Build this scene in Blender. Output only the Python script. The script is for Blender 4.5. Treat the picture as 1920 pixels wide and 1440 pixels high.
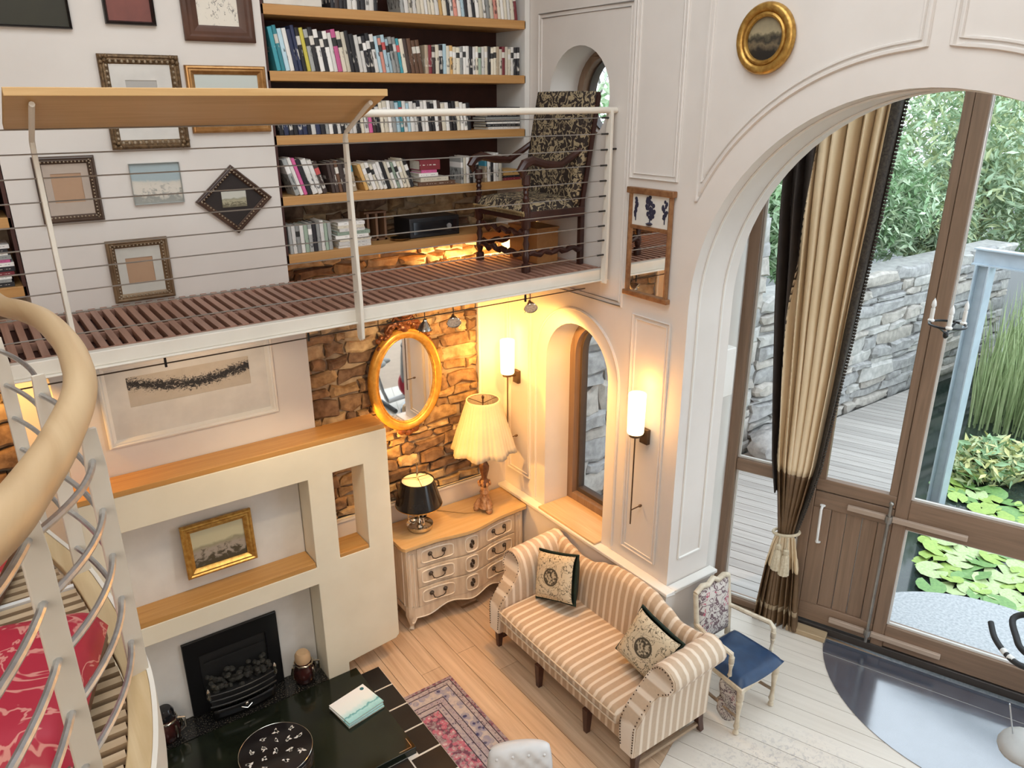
import bpy, bmesh, math, random
from math import pi, sin, cos, radians, sqrt, atan2
from mathutils import Vector, Matrix, Euler
from mathutils.geometry import tessellate_polygon
for o in list(bpy.data.objects): bpy.data.objects.remove(o)
rnd = random.Random(11)
S = bpy.context.scene
COL = S.collection
# ---------------------------------------------------------------- camera, world, lights, exposure
cam = bpy.data.cameras.new('camera'); cam.sensor_width = 36; cam.lens = 36*1435.9/1920; cam.clip_start = .05
co = bpy.data.objects.new('camera', cam); COL.objects.link(co)
r_, d_, f_ = Vector((0.813773,-0.581173,-0.00338)), Vector((-0.204477,-0.28086,-0.937713)), Vector((0.544024,0.763777,-0.347393))
mw = Matrix((r_, -d_, -f_)).transposed().to_4x4(); mw.translation = Vector((0,0,4.4)); co.matrix_world = mw
S.camera = co
S.view_settings.view_transform = 'Standard'; S.view_settings.look = 'None'
S.view_settings.exposure = 0.2; S.view_settings.gamma = 1.0; S.view_settings.use_curve_mapping = False
W = bpy.data.worlds.new('overcast_sky'); S.world = W; W.use_nodes = True
bg = W.node_tree.nodes['Background']; bg.inputs['Color'].default_value = (.80,.91,1,1); bg.inputs['Strength'].default_value = 2.6
def area(name, loc, size, power, col, target):
    l = bpy.data.lights.new(name, 'AREA'); l.shape = 'RECTANGLE'; l.size, l.size_y = size; l.energy = power; l.color = col
    o = bpy.data.objects.new(name, l); COL.objects.link(o); o.location = loc
    o.rotation_euler = (Vector(target)-Vector(loc)).to_track_quat('-Z','Y').to_euler(); return o
area('overhead_fill', (1.2,1.8,6.45), (3.6,3.6), 42, (1,.95,.89), (1.2,1.9,0))  # added overhead fill light, standing in for an unseen rooflight
area('rear_fill', (-2.6,-2.4,4.6), (3.0,3.0), 165, (1,.93,.84), (1.4,4.4,.9))  # added fill light from behind the camera, no window is built there
def spot(name, loc, target, power, col=(1,.50,.12), angle=75, blend=.5, rad=.03):
    l = bpy.data.lights.new(name, 'SPOT'); l.energy = power; l.color = col; l.spot_size = radians(angle); l.spot_blend = blend; l.shadow_soft_size = rad
    o = bpy.data.objects.new(name, l); COL.objects.link(o); o.location = loc
    o.rotation_euler = (Vector(target)-Vector(loc)).to_track_quat('-Z','Y').to_euler(); return o
spot('hidden_uplighter', (2.08,5.28,1.80), (3.75,5.2,1.75), 75, angle=80, blend=.3, rad=.02, col=(1,.48,.10))
spot('halogen_and_fill_beam', (2.42,4.36,2.93), (3.6,5.5,1.9), 55, angle=75)
spot('halogen_and_fill_beam', (2.66,4.40,2.93), (3.0,5.57,1.9), 42, angle=85, col=(1,.66,.30))
spot('halogen_and_fill_beam', (3.34,4.42,2.93), (3.7,4.9,1.7), 85, angle=120)
spot('halogen_and_fill_beam', (1.1,4.36,2.93), (1.1,5.1,2.2), 9, angle=110, col=(1,.72,.45))  # added warm fill on the chimney breast, no lamp hangs here
spot('halogen_and_fill_beam', (1.7,4.2,2.93), (1.3,4.6,.8), 22, angle=100, col=(1,.78,.5))  # added low warm fill for the fireplace, no lamp hangs here
spot('halogen_and_fill_beam', (3.35,5.34,2.85), (3.45,5.52,4.0), 110, angle=125, col=(1,.66,.25))
spot('halogen_and_fill_beam', (-.05,5.0,2.93), (0,5.4,2.0), 25, angle=120)  # added warm fill for the left recess, no lamp hangs here
def point(name, loc, power, col=(1,.62,.26), rad=.04):
    l = bpy.data.lights.new(name, 'POINT'); l.energy = power; l.color = col; l.shadow_soft_size = rad
    o = bpy.data.objects.new(name, l); COL.objects.link(o); o.location = loc; return o
# ---------------------------------------------------------------- materials
def _n(nt, t, **kw):
    n = nt.nodes.new(t)
    for k, v in kw.items(): setattr(n, k, v)
    return n
def new_mat(name, rough=.5, metal=0.0):
    m = bpy.data.materials.new(name); m.use_nodes = True
    b = m.node_tree.nodes['Principled BSDF']; b.inputs['Roughness'].default_value = rough; b.inputs['Metallic'].default_value = metal
    return m, m.node_tree, b
def c4(c): return (c[0], c[1], c[2], 1)
def coords(nt, stretch=(1,1,1), kind='Object', rot=(0,0,0)):
    tc = _n(nt, 'ShaderNodeTexCoord'); mp = _n(nt, 'ShaderNodeMapping')
    nt.links.new(tc.outputs[kind], mp.inputs['Vector']); mp.inputs['Scale'].default_value = stretch; mp.inputs['Rotation'].default_value = rot
    return mp.outputs['Vector']
def ramp(nt, fac, stops, interp='LINEAR'):
    r = _n(nt, 'ShaderNodeValToRGB'); e = r.color_ramp.elements; r.color_ramp.interpolation = interp
    while len(e) < len(stops): e.new(.5)
    for x, (p, c) in zip(e, stops): x.position = p; x.color = c4(c)
    nt.links.new(fac, r.inputs['Fac']); return r.outputs['Color']
def noise(nt, vec, scale, detail=4, dist=0.0, rough=.55):
    n = _n(nt, 'ShaderNodeTexNoise'); nt.links.new(vec, n.inputs['Vector']); n.inputs['Scale'].default_value = scale
    n.inputs['Detail'].default_value = detail; n.inputs['Distortion'].default_value = dist; n.inputs['Roughness'].default_value = rough
    return n.outputs['Fac']
def bump(nt, b, h, strength=.2, dist=.01):
    n = _n(nt, 'ShaderNodeBump'); n.inputs['Strength'].default_value = strength; n.inputs['Distance'].default_value = dist
    nt.links.new(h, n.inputs['Height']); nt.links.new(n.outputs['Normal'], b.inputs['Normal'])
def mixc(nt, fac, a, b):
    m = _n(nt, 'ShaderNodeMix', data_type='RGBA')
    for s, v in ((m.inputs[0], fac), (m.inputs[6], a), (m.inputs[7], b)):
        if hasattr(v, 'links'): nt.links.new(v, s)
        elif isinstance(v, (int, float)): s.default_value = v
        else: s.default_value = c4(v)
    return m.outputs[2]
def mth(nt, op, a, b=0.0, c=None):
    m = _n(nt, 'ShaderNodeMath', operation=op)
    for s, v in zip(m.inputs, (a, b, c)):
        if v is None: continue
        if hasattr(v, 'links'): nt.links.new(v, s)
        else: s.default_value = v
    return m.outputs[0]
def sep(nt, vec):
    s = _n(nt, 'ShaderNodeSeparateXYZ'); nt.links.new(vec, s.inputs[0]); return s.outputs
MT = {}
def mat(name, c1, c2=None, rough=.5, metal=0.0, scale=6.0, stretch=(1,1,1), bmp=0.0, lo=.35, hi=.65, detail=4, dist=0.0, rand=0.0):
    if name in MT: return MT[name]
    m, nt, b = new_mat(name, rough, metal)
    if c2 is None: c2 = tuple(min(1, x*.88) for x in c1)
    f = noise(nt, coords(nt, stretch), scale, detail, dist)
    col = ramp(nt, f, [(lo, c1), (hi, c2)])
    if rand:
        oi = _n(nt, 'ShaderNodeObjectInfo'); h = _n(nt, 'ShaderNodeHueSaturation'); nt.links.new(col, h.inputs['Color'])
        nt.links.new(mth(nt, 'MULTIPLY_ADD', oi.outputs['Random'], rand, 1-rand/2), h.inputs['Value']); col = h.outputs['Color']
    nt.links.new(col, b.inputs['Base Color'])
    if bmp: bump(nt, b, f, bmp)
    MT[name] = m; return m
def wood(name, c1, c2, axis='y', rough=.45, rand=.25, scale=3.0):
    st = {'x':(.12,2.2,2.2), 'y':(2.2,.12,2.2), 'z':(2.2,2.2,.12)}[axis]
    return mat(name, c1, c2, rough, 0, scale*4, st, .08, .3, .7, 6, .8, rand)
def emit(name, col, strength):
    m = bpy.data.materials.new(name); m.use_nodes = True; nt = m.node_tree; b = nt.nodes['Principled BSDF']
    b.inputs['Base Color'].default_value = c4(col); b.inputs['Emission Color'].default_value = c4(col); b.inputs['Emission Strength'].default_value = strength
    return m
def stripes(name, axis, pitch, ground, line, frac=.3):
    m, nt, b = new_mat(name, .85)
    x = sep(nt, coords(nt))[axis]
    f = mth(nt, 'FRACT', mth(nt, 'DIVIDE', x, pitch))
    d = mth(nt, 'ABSOLUTE', mth(nt, 'SUBTRACT', f, .5))
    g = _n(nt, 'ShaderNodeMapRange'); nt.links.new(d, g.inputs['Value']); g.inputs[1].default_value = frac/2-.05; g.inputs[2].default_value = frac/2+.05; g.inputs[3].default_value = 1; g.inputs[4].default_value = 0
    nz = noise(nt, coords(nt), 45, 3)
    base = mixc(nt, nz, ground, tuple(v*.82 for v in ground))
    nt.links.new(mixc(nt, g.outputs[0], base, line), b.inputs['Base Color']); bump(nt, b, nz, .15, .004)
    b.inputs['Sheen Weight'].default_value = .2
    return m
def glass(name, tint=(1,1,1), refl=.10):
    m = bpy.data.materials.new(name); m.use_nodes = True; nt = m.node_tree; nt.nodes.clear()
    o = _n(nt, 'ShaderNodeOutputMaterial'); t = _n(nt, 'ShaderNodeBsdfTransparent'); g = _n(nt, 'ShaderNodeBsdfGlossy'); mx = _n(nt, 'ShaderNodeMixShader'); lw = _n(nt, 'ShaderNodeLayerWeight')
    t.inputs['Color'].default_value = c4(tint); g.inputs['Roughness'].default_value = .02; lw.inputs['Blend'].default_value = refl
    nt.links.new(lw.outputs['Fresnel'], mx.inputs[0]); nt.links.new(t.outputs[0], mx.inputs[1]); nt.links.new(g.outputs[0], mx.inputs[2]); nt.links.new(mx.outputs[0], o.inputs[0])
    return m
def pattern(name, ground, fig, fig2=None, scale=14, thr=.52, rough=.85, width=.05, detail=2, dist=1.2, bmp=.1):
    # scrolling figured cloth: iso-lines of a noise field plus blotches
    m, nt, b = new_mat(name, rough); v = coords(nt)
    n1 = noise(nt, v, scale, detail, dist)
    ln = ramp(nt, mth(nt, 'ABSOLUTE', mth(nt, 'SUBTRACT', n1, .5)), [(width*.6, (1,1,1)), (width, (0,0,0))])
    n2 = noise(nt, v, scale*.55, 2, .6)
    bl = ramp(nt, n2, [(thr+.06, (0,0,0)), (thr+.09, (1,1,1))])
    c = mixc(nt, ln, ground, fig)
    c = mixc(nt, bl, c, mixc(nt, ramp(nt, noise(nt, v, scale*3, 2), [(.47,(0,0,0)),(.53,(1,1,1))]), fig2 or fig, ground))
    nt.links.new(c, b.inputs['Base Color'])
    if bmp: bump(nt, b, n1, bmp, .004)
    return m
def picture(name, kind, cs, seed=0.0):
    # a flat printed or painted picture over Generated coordinates, u right and v up
    m, nt, b = new_mat(name, .5); g = coords(nt, kind='Generated'); s = sep(nt, g); u, v = s[0], s[2]
    mp = _n(nt, 'ShaderNodeMapping'); nt.links.new(g, mp.inputs['Vector']); mp.inputs['Location'].default_value = (seed, seed*.7, seed*1.3)
    sv = mp.outputs['Vector']
    n1 = noise(nt, sv, 3.5, 6, .6); n2 = noise(nt, sv, 9, 5, .5)
    if kind == 'land':      # sky, far hill, ground, dark foreground
        h = mth(nt, 'ADD', v, mth(nt, 'MULTIPLY', mth(nt, 'SUBTRACT', n1, .5), .25))
        col = ramp(nt, h, [(.0, cs[3]), (.22, cs[2]), (.42, cs[2]), (.52, cs[1]), (.6, cs[0]), (1, cs[0])])
        col = mixc(nt, ramp(nt, mth(nt,'MULTIPLY', n2, mth(nt,'SUBTRACT', 1.1, v)), [(.38, (0,0,0)), (.5, (1,1,1))]), col, cs[3])
    elif kind == 'branch':  # inked winter hedge across a pale strip
        w = mth(nt, 'ABSOLUTE', mth(nt, 'SUBTRACT', v, mth(nt, 'ADD', .42, mth(nt, 'MULTIPLY', mth(nt, 'POWER', mth(nt, 'ABSOLUTE', mth(nt, 'SUBTRACT', u, .55)), 1.5), .9))))
        mp.inputs['Scale'].default_value = (3, 1, 1)
        n3 = noise(nt, sv, 6, 8, 2.5, .75)
        k = mth(nt, 'SUBTRACT', mth(nt, 'ADD', n3, .17), mth(nt, 'MULTIPLY', w, .85))
        col = mixc(nt, ramp(nt, k, [(.50, (0,0,0)), (.58, (1,1,1))]), mixc(nt, n1, cs[0], cs[1]), cs[2])
    elif kind == 'sketch':
        l = ramp(nt, mth(nt, 'ABSOLUTE', mth(nt, 'SUBTRACT', n2, .5)), [(.008, (1,1,1)), (.02, (0,0,0))])
        q = mth(nt, 'MULTIPLY', l, ramp(nt, n1, [(.5, (0,0,0)), (.6, (1,1,1))]))
        col = mixc(nt, q, cs[0], cs[1])
    elif kind == 'head':
        d = mth(nt, 'ADD', mth(nt, 'POWER', mth(nt, 'SUBTRACT', u, .5), 2), mth(nt, 'MULTIPLY', mth(nt, 'POWER', mth(nt, 'SUBTRACT', v, .72), 2), .25))
        col = mixc(nt, ramp(nt, mth(nt, 'ADD', d, mth(nt, 'MULTIPLY', mth(nt, 'SUBTRACT', n1, .5), .04)), [(.015, (1,1,1)), (.035, (0,0,0))]), mixc(nt, n1, cs[0], cs[1]), cs[2])
    else:                   # plain toned sheet
        col = mixc(nt, n1, cs[0], cs[1])
    nt.links.new(col, b.inputs['Base Color']); return m
def medallion(name, ground, fig, dark):
    m, nt, b = new_mat(name, .9); g = coords(nt); s = sep(nt, g)
    r = mth(nt, 'SQRT', mth(nt, 'ADD', mth(nt, 'POWER', s[0], 2), mth(nt, 'POWER', s[2], 2)))
    n1 = noise(nt, g, 17, 2, 1.5); ln = ramp(nt, mth(nt, 'ABSOLUTE', mth(nt, 'SUBTRACT', n1, .5)), [(.012, (1,1,1)), (.03, (0,0,0))])
    n2 = noise(nt, g, 60, 2)
    c = mixc(nt, ln, ground, fig)
    inner = mixc(nt, ramp(nt, n2, [(.45, (0,0,0)), (.55, (1,1,1))]), dark, tuple(v*.75 for v in ground))
    c = mixc(nt, ramp(nt, r, [(.070, (1,1,1)), (.075, (0,0,0))]), c, dark)
    c = mixc(nt, ramp(nt, r, [(.055, (1,1,1)), (.06, (0,0,0))]), c, inner)
    nt.links.new(c, b.inputs['Base Color']); return m
PAINT = mat('cream_wall_paint', (.75,.70,.65), (.71,.66,.61), .6, scale=2.5)
PLAST = mat('cream_plaster', (.83,.76,.60), (.78,.71,.55), .7, scale=3)
WHITE = mat('white_paint', (.82,.80,.76), (.78,.76,.71), .45, scale=3)
STEEL_W = mat('cream_painted_steel', (.80,.75,.66), (.76,.71,.62), .4)
OAK = wood('honey_oak', (.60,.32,.10), (.48,.23,.06), 'x', .4, .1)
SHELFW = wood('shelf_pine', (.60,.33,.12), (.50,.25,.08), 'x', .45, .1)
DARKW = mat('dark_mahogany', (.055,.018,.012), (.03,.01,.008), .3, scale=8, stretch=(1,1,.2))
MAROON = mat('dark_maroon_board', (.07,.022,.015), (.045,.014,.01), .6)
GOLD = mat('gilt', (.62,.38,.10), (.42,.22,.05), .35, .75, 30, bmp=.2)
GOLDD = mat('dull_bronze_gilt', (.22,.14,.07), (.10,.06,.03), .45, .5, 60, bmp=.5)
STEEL = mat('brushed_steel', (.62,.64,.66), (.50,.52,.54), .32, .85, 30)
SILVER = mat('silver', (.75,.70,.62), (.55,.50,.42), .18, 1, 25)
BLACK = mat('black_iron', (.012,.012,.013), (.02,.02,.02), .35, .3)
GRANITE = mat('black_granite', (.008,.009,.008), (.02,.022,.018), .12, 0, 120, bmp=0, lo=.5, hi=.75)
GLASS = glass('window_glass')
MIRROR = mat('mirror_glass', (.9,.9,.88), (.88,.88,.86), .02, 1)
FRAMEW = wood('weathered_oak_frame', (.27,.17,.11), (.19,.12,.075), 'z', .5, .12)
FRAMEH = wood('weathered_oak_rail', (.27,.17,.11), (.19,.12,.075), 'x', .5, .12)
# ---------------------------------------------------------------- mesh building
OFF = {}
class B:
    def __init__(s): s.v = []; s.f = []
    def add(s, vs, fs):
        k = len(s.v); s.v += [tuple(x) for x in vs]; s.f += [tuple(i+k for i in q) for q in fs]; return s
    def box(s, x0, x1, y0, y1, z0, z1):
        return s.add([(x,y,z) for x in (x0,x1) for y in (y0,y1) for z in (z0,z1)], [(0,1,3,2),(4,6,7,5),(0,4,5,1),(2,3,7,6),(0,2,6,4),(1,5,7,3)])
    def obox(s, c, sx, sy, sz, R=None):
        R = R or Matrix.Identity(3); c = Vector(c)
        return s.add([c+R@Vector((x*sx/2,y*sy/2,z*sz/2)) for x in (-1,1) for y in (-1,1) for z in (-1,1)], [(0,1,3,2),(4,6,7,5),(0,4,5,1),(2,3,7,6),(0,2,6,4),(1,5,7,3)])
    def tube(s, pts, r, n=8, closed=False, caps=True, up=None):
        pts = [Vector(p) for p in pts]; m = len(pts); rs = r if isinstance(r, (list,tuple)) else [r]*m
        rings = []; prev = None
        for i, p in enumerate(pts):
            a = pts[i-1] if (i or closed) else p; b = pts[(i+1)%m] if (i < m-1 or closed) else p
            t = (b-a).normalized() if (b-a).length > 1e-9 else Vector((0,0,1))
            if prev is None:
                q = Vector(up) if up else (Vector((0,0,1)) if abs(t.z) < .9 else Vector((1,0,0)))
            else: q = prev
            x = (q - t*q.dot(t)); x = x.normalized() if x.length > 1e-6 else t.orthogonal().normalized(); prev = x; y = t.cross(x)
            o = pi/n if n == 4 else 0
            rings.append([p+(x*cos(2*pi*j/n+o)+y*sin(2*pi*j/n+o))*rs[i] for j in range(n)])
        vs = [v for R in rings for v in R]; fs = []
        for i in range(m if closed else m-1):
            for j in range(n):
                a = i*n+j; b = i*n+(j+1)%n; c = ((i+1)%m)*n+(j+1)%n; d = ((i+1)%m)*n+j; fs.append((a,b,c,d))
        if caps and not closed: fs += [tuple(range(n))[::-1], tuple((m-1)*n+j for j in range(n))]
        return s.add(vs, fs)
    def cyl(s, a, b, r0, r1=None, n=14): return s.tube([a,b], [r0, r0 if r1 is None else r1], n)
    def lathe(s, prof, c=(0,0,0), n=24, f=None, caps=True):
        c = Vector(c); vs = []; m = len(prof)
        for r, z in prof:
            for j in range(n):
                a = 2*pi*j/n; rr = r*(f(a, z) if f else 1); vs.append(c+Vector((rr*cos(a), rr*sin(a), z)))
        fs = [(i*n+j, i*n+(j+1)%n, (i+1)*n+(j+1)%n, (i+1)*n+j) for i in range(m-1) for j in range(n)]
        if prof[0][0] > 1e-4 and not f and caps: fs.append(tuple(range(n))[::-1])
        if prof[-1][0] > 1e-4 and not f and caps: fs.append(tuple((m-1)*n+j for j in range(n)))
        return s.add(vs, fs)
    def ell(s, c, rx, ry, rz, n=10, m=7, R=None):
        c = Vector(c); vs = []
        for i in range(m+1):
            t = pi*i/m
            for j in range(n):
                v = Vector((rx*sin(t)*cos(2*pi*j/n), ry*sin(t)*sin(2*pi*j/n), -rz*cos(t))); vs.append(c+(R@v if R else v))
        return s.add(vs, [(i*n+j, i*n+(j+1)%n, (i+1)*n+(j+1)%n, (i+1)*n+j) for i in range(m) for j in range(n)])
    def grid(s, fn, nu, nv, cu=False):
        vs = [fn(i/(nu if cu else nu-1), j/(nv-1)) for j in range(nv) for i in range(nu)]
        fs = [(j*nu+i, j*nu+(i+1)%nu, (j+1)*nu+(i+1)%nu, (j+1)*nu+i) for j in range(nv-1) for i in range(nu if cu else nu-1)]
        return s.add(vs, fs)
    def plate(s, outer, holes, fn, w0, w1):
        loops = [outer]+list(holes); flat = [p for L in loops for p in L]
        tri = tessellate_polygon([[Vector((p[0],p[1],0)) for p in L] for L in loops]); n = len(flat)
        vs = [fn(p[0],p[1],w0) for p in flat]+[fn(p[0],p[1],w1) for p in flat]
        fs = [tuple(t) for t in tri]+[tuple(i+n for i in t[::-1]) for t in tri]; k = 0
        for L in loops:
            m = len(L); fs += [(k+i, k+(i+1)%m, n+k+(i+1)%m, n+k+i) for i in range(m)]; k += m
        return s.add(vs, fs)
    def done(s, name, m, parent=None, world=True, kind=None, bev=0, ang=38, sub=0, thick=0, flat=False):
        me = bpy.data.meshes.new(name); o = bpy.data.objects.new(name, me); COL.objects.link(o)
        off = Vector((0,0,0))
        if parent is not None:
            if world: off = OFF[parent.name]
        else:
            xs, ys, zs = zip(*s.v); off = Vector(((min(xs)+max(xs))/2, (min(ys)+max(ys))/2, min(zs))); o.location = off
        me.from_pydata([Vector(v)-off for v in s.v], [], s.f)
        bm = bmesh.new(); bm.from_mesh(me); bmesh.ops.remove_doubles(bm, verts=bm.verts, dist=1e-5); bmesh.ops.recalc_face_normals(bm, faces=bm.faces); bm.to_mesh(me); bm.free()
        if not flat:
            me.polygons.foreach_set('use_smooth', [True]*len(me.polygons))
            try: me.set_sharp_from_angle(angle=radians(ang))
            except Exception: pass
        me.materials.append(m)
        if parent is not None: o.parent = parent
        OFF[o.name] = off
        if kind: o['kind'] = kind
        if bev:
            q = o.modifiers.new('bevel', 'BEVEL'); q.width = bev; q.segments = 2; q.limit_method = 'ANGLE'; q.angle_limit = radians(40)
        if thick:
            q = o.modifiers.new('solid', 'SOLIDIFY'); q.thickness = thick; q.offset = 0
        if sub:
            q = o.modifiers.new('sub', 'SUBSURF'); q.levels = q.render_levels = sub
        return o
def tag(o, label, cat, group=None):
    o['label'] = label; o['category'] = cat
    if group: o['group'] = group
    return o
def thing(name, label=None, cat=None, loc=(0,0,0), rz=0.0, group=None, kind=None, rot=None):
    o = bpy.data.objects.new(name, None); COL.objects.link(o); o.location = loc; o.rotation_euler = rot or (0,0,rz); o.empty_display_size = .1
    OFF[o.name] = Vector(loc)
    if label: tag(o, label, cat, group)
    if kind: o['kind'] = kind
    return o
def copy_tree(o, parent=None):
    c = o.copy(); COL.objects.link(c)
    if parent: c.parent = parent
    for ch in list(o.children): copy_tree(ch, c)
    return c
XZ = lambda u, v, w: (u, w, v)
YZ = lambda u, v, w: (w, u, v)
XY = lambda u, v, w: (u, v, w)
def rect(a, b, c, d): return [(a,c),(b,c),(b,d),(a,d)]
def clip(poly, a, b, c):           # keep a*x+b*y>=c
    out = []
    for i in range(len(poly)):
        p, q = poly[i], poly[(i+1)%len(poly)]; dp = a*p[0]+b*p[1]-c; dq = a*q[0]+b*q[1]-c
        if dp >= 0: out.append(p)
        if dp*dq < 0: t = dp/(dp-dq); out.append((p[0]+t*(q[0]-p[0]), p[1]+t*(q[1]-p[1])))
    return out
def arch(y0, y1, z0, zs, n=18):    # opening with a round head in (y,z)
    c = (y0+y1)/2; r = abs(y1-y0)/2
    return [(y0,z0),(y1,z0)]+[(c+r*cos(pi*i/n)*(1 if y1>y0 else -1), zs+r*sin(pi*i/n)) for i in range(n+1)]
def strip(b, pts, r=.012, closed=False): b.tube(pts, r*1.2, 6, closed)
ORD = ['first','second','third','fourth','fifth','sixth','seventh','eighth','ninth','tenth','eleventh','twelfth','thirteenth','fourteenth','fifteenth','sixteenth','seventeenth','eighteenth','nineteenth','twentieth']
def ordw(i):
    if i < 20: return ORD[i]
    t = ['twenty','thirty','forty','fifty','sixty','seventy'][(i+1)//10-2]; u = (i+1) % 10
    return (['twentieth','thirtieth','fortieth','fiftieth','sixtieth','seventieth'][(i+1)//10-2]) if u == 0 else t+'-'+ORD[u-1]
# ================================================================ SETTING
XW, YB, YC = 3.834, 5.57, 5.12
ZG = 3.234
GL = Vector((5.15,3.78)); GU = Vector((.355,-.935)).normalized(); GN = Vector((-GU.y, GU.x))   # glazing line, its run and its outward normal
GR = math.atan2(GU.y, GU.x)
def gp(s, z, d=0.0): p = GL+GU*s+GN*d; return (p.x, p.y, z)
# floor: room boards run with the right wall, bay boards run with the glazing
fl = thing('floor', kind='structure')
B().box(-3,3.83,-3,5.6,-.12,-.022).done('subfloor', mat('subfloor_board', (.40,.27,.17)), fl)
B().plate(clip([(3.83,-3),(9,-3),(3.83,5.0)], 0,1,-3) and [(3.83,-3),(7.2,-3),(5.18,3.86),(3.83,4.2)], [], XY, -.12, -.022).done('bay_subfloor', mat('subfloor_board', (.40,.27,.17)), fl)
PLK = wood('room_floor_board', (.70,.52,.36), (.48,.32,.20), 'y', .42, .14, 2.2)
x = -1.2; k = 0
while x < 3.82:
    w = .185; x1 = min(x+w-.004, 3.828); y0 = 1.6
    cuts = [y0]+sorted(rnd.uniform(2.0,5.2) for _ in range(2 if x > 1.4 else 0))+[5.56]
    for a, b_ in zip(cuts, cuts[1:]):
        if b_-a < .25: continue
        q = clip([(x,a),(x1,a),(x1,b_-.003),(x,b_-.003)], -.38,.93,1.337)
        if len(q) > 2: B().plate(q, [], XY, -.022, 0).done('floor_board', PLK, fl)
    x += w
BAYP = wood('pale_daylit_board', (.74,.68,.60), (.66,.60,.52), 'x', .45, .08, 1.4)  # pale worn boards, with daylight partly put into the colour
nt = BAYP.node_tree; bs = nt.nodes['Principled BSDF']; src = bs.inputs['Base Color'].links[0].from_socket
ge = _n(nt, 'ShaderNodeNewGeometry'); vd = _n(nt, 'ShaderNodeVectorMath', operation='DISTANCE'); nt.links.new(ge.outputs['Position'], vd.inputs[0]); vd.inputs[1].default_value = (3.75,2.05,0)
wn = noise(nt, ge.outputs['Position'], 26, 8, .5, .75)
wm = mth(nt, 'MULTIPLY', ramp(nt, vd.outputs['Value'], [(.15,(1,1,1)),(.75,(0,0,0))]), ramp(nt, wn, [(.50,(0,0,0)),(.60,(.75,.75,.75))]))
nt.links.new(mixc(nt, wm, src, (.30,.28,.30)), bs.inputs['Base Color'])
DC = (5.95, 1.78); DR = 1.25
circ = [(DC[0]+DR*cos(2*pi*i/72), DC[1]+DR*sin(2*pi*i/72)) for i in range(72)]
nd0 = GN.dot(GL)
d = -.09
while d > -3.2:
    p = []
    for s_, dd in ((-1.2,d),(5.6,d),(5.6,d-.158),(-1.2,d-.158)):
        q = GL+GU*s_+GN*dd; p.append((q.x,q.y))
    for p in (clip(clip(p, 1,0,3.832), 0,1,.2), clip(clip(clip(p, -1,0,-3.832), .38,-.93,-1.335), 0,1,1.2)):  # second piece carries the pale daylit colour into the room
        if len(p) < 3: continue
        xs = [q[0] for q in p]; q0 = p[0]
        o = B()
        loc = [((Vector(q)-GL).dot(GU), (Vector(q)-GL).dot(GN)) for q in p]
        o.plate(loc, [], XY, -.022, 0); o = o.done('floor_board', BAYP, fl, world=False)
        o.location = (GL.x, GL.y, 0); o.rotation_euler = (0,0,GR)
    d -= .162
# worn slate half disc at the garden door
sl = thing('slate_floor_disc', 'polished dark slate half disc let into the boards before the glazed door', 'floor inlay', (DC[0]-.4, DC[1], 0.0))
SLATE = mat('polished_slate', (.045,.055,.08), (.075,.09,.12), .14, 0, 6, bmp=.03); SLATE.node_tree.nodes['Principled BSDF'].inputs['IOR'].default_value = 3.0
inner = clip(circ, -GN.x, -GN.y, -(nd0-.30)); B().plate(inner, [], XY, -.01, .006).done('slate_slab', SLATE, sl, flat=True)
band = clip(clip(circ, -GN.x, -GN.y, -(nd0-.10)), GN.x, GN.y, nd0-.29); B().plate(band, [], XY, -.01, .006).done('slate_border', SLATE, sl, flat=True)
B().plate(clip(clip(circ, -GN.x, -GN.y, -(nd0-.29)), GN.x, GN.y, nd0-.30), [], XY, -.01, .003).done('grout_joint', mat('pale_grout', (.35,.33,.3)), sl)
# back wall: chimney breast, recesses
wb = thing('wall_back', kind='structure')
B().box(.245,1.765,YC,YB+.3,ZG-.14,6.6).box(.245,1.845,YC,YB+.3,0,ZG-.14).done('chimney_breast', PAINT, wb)
B().box(-3,.245,YB+.02,YB+.3,0,6.6).box(1.765,XW+.3,YB+.02,YB+.3,0,6.6).done('recess_wall', mat('lime_mortar', (.42,.33,.24), (.30,.22,.15), .9, scale=14, bmp=.4), wb)
B().box(3.555,XW,5.50,YB+.02,0,ZG-.08).box(1.845,3.555,5.50,YB+.02,0,1.04).box(.06,.245,5.50,YB+.02,0,ZG-.08).box(-.6,.06,5.50,YB+.02,0,1.04).done('painted_lining', PAINT, wb)
B().box(1.845,3.57,5.485,5.51,1.035,1.065).box(3.545,3.57,5.485,5.51,1.065,ZG-.08).box(1.845,1.862,5.485,5.51,1.065,ZG-.08).done('stone_surround', WHITE, wb, bev=.004)
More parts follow.
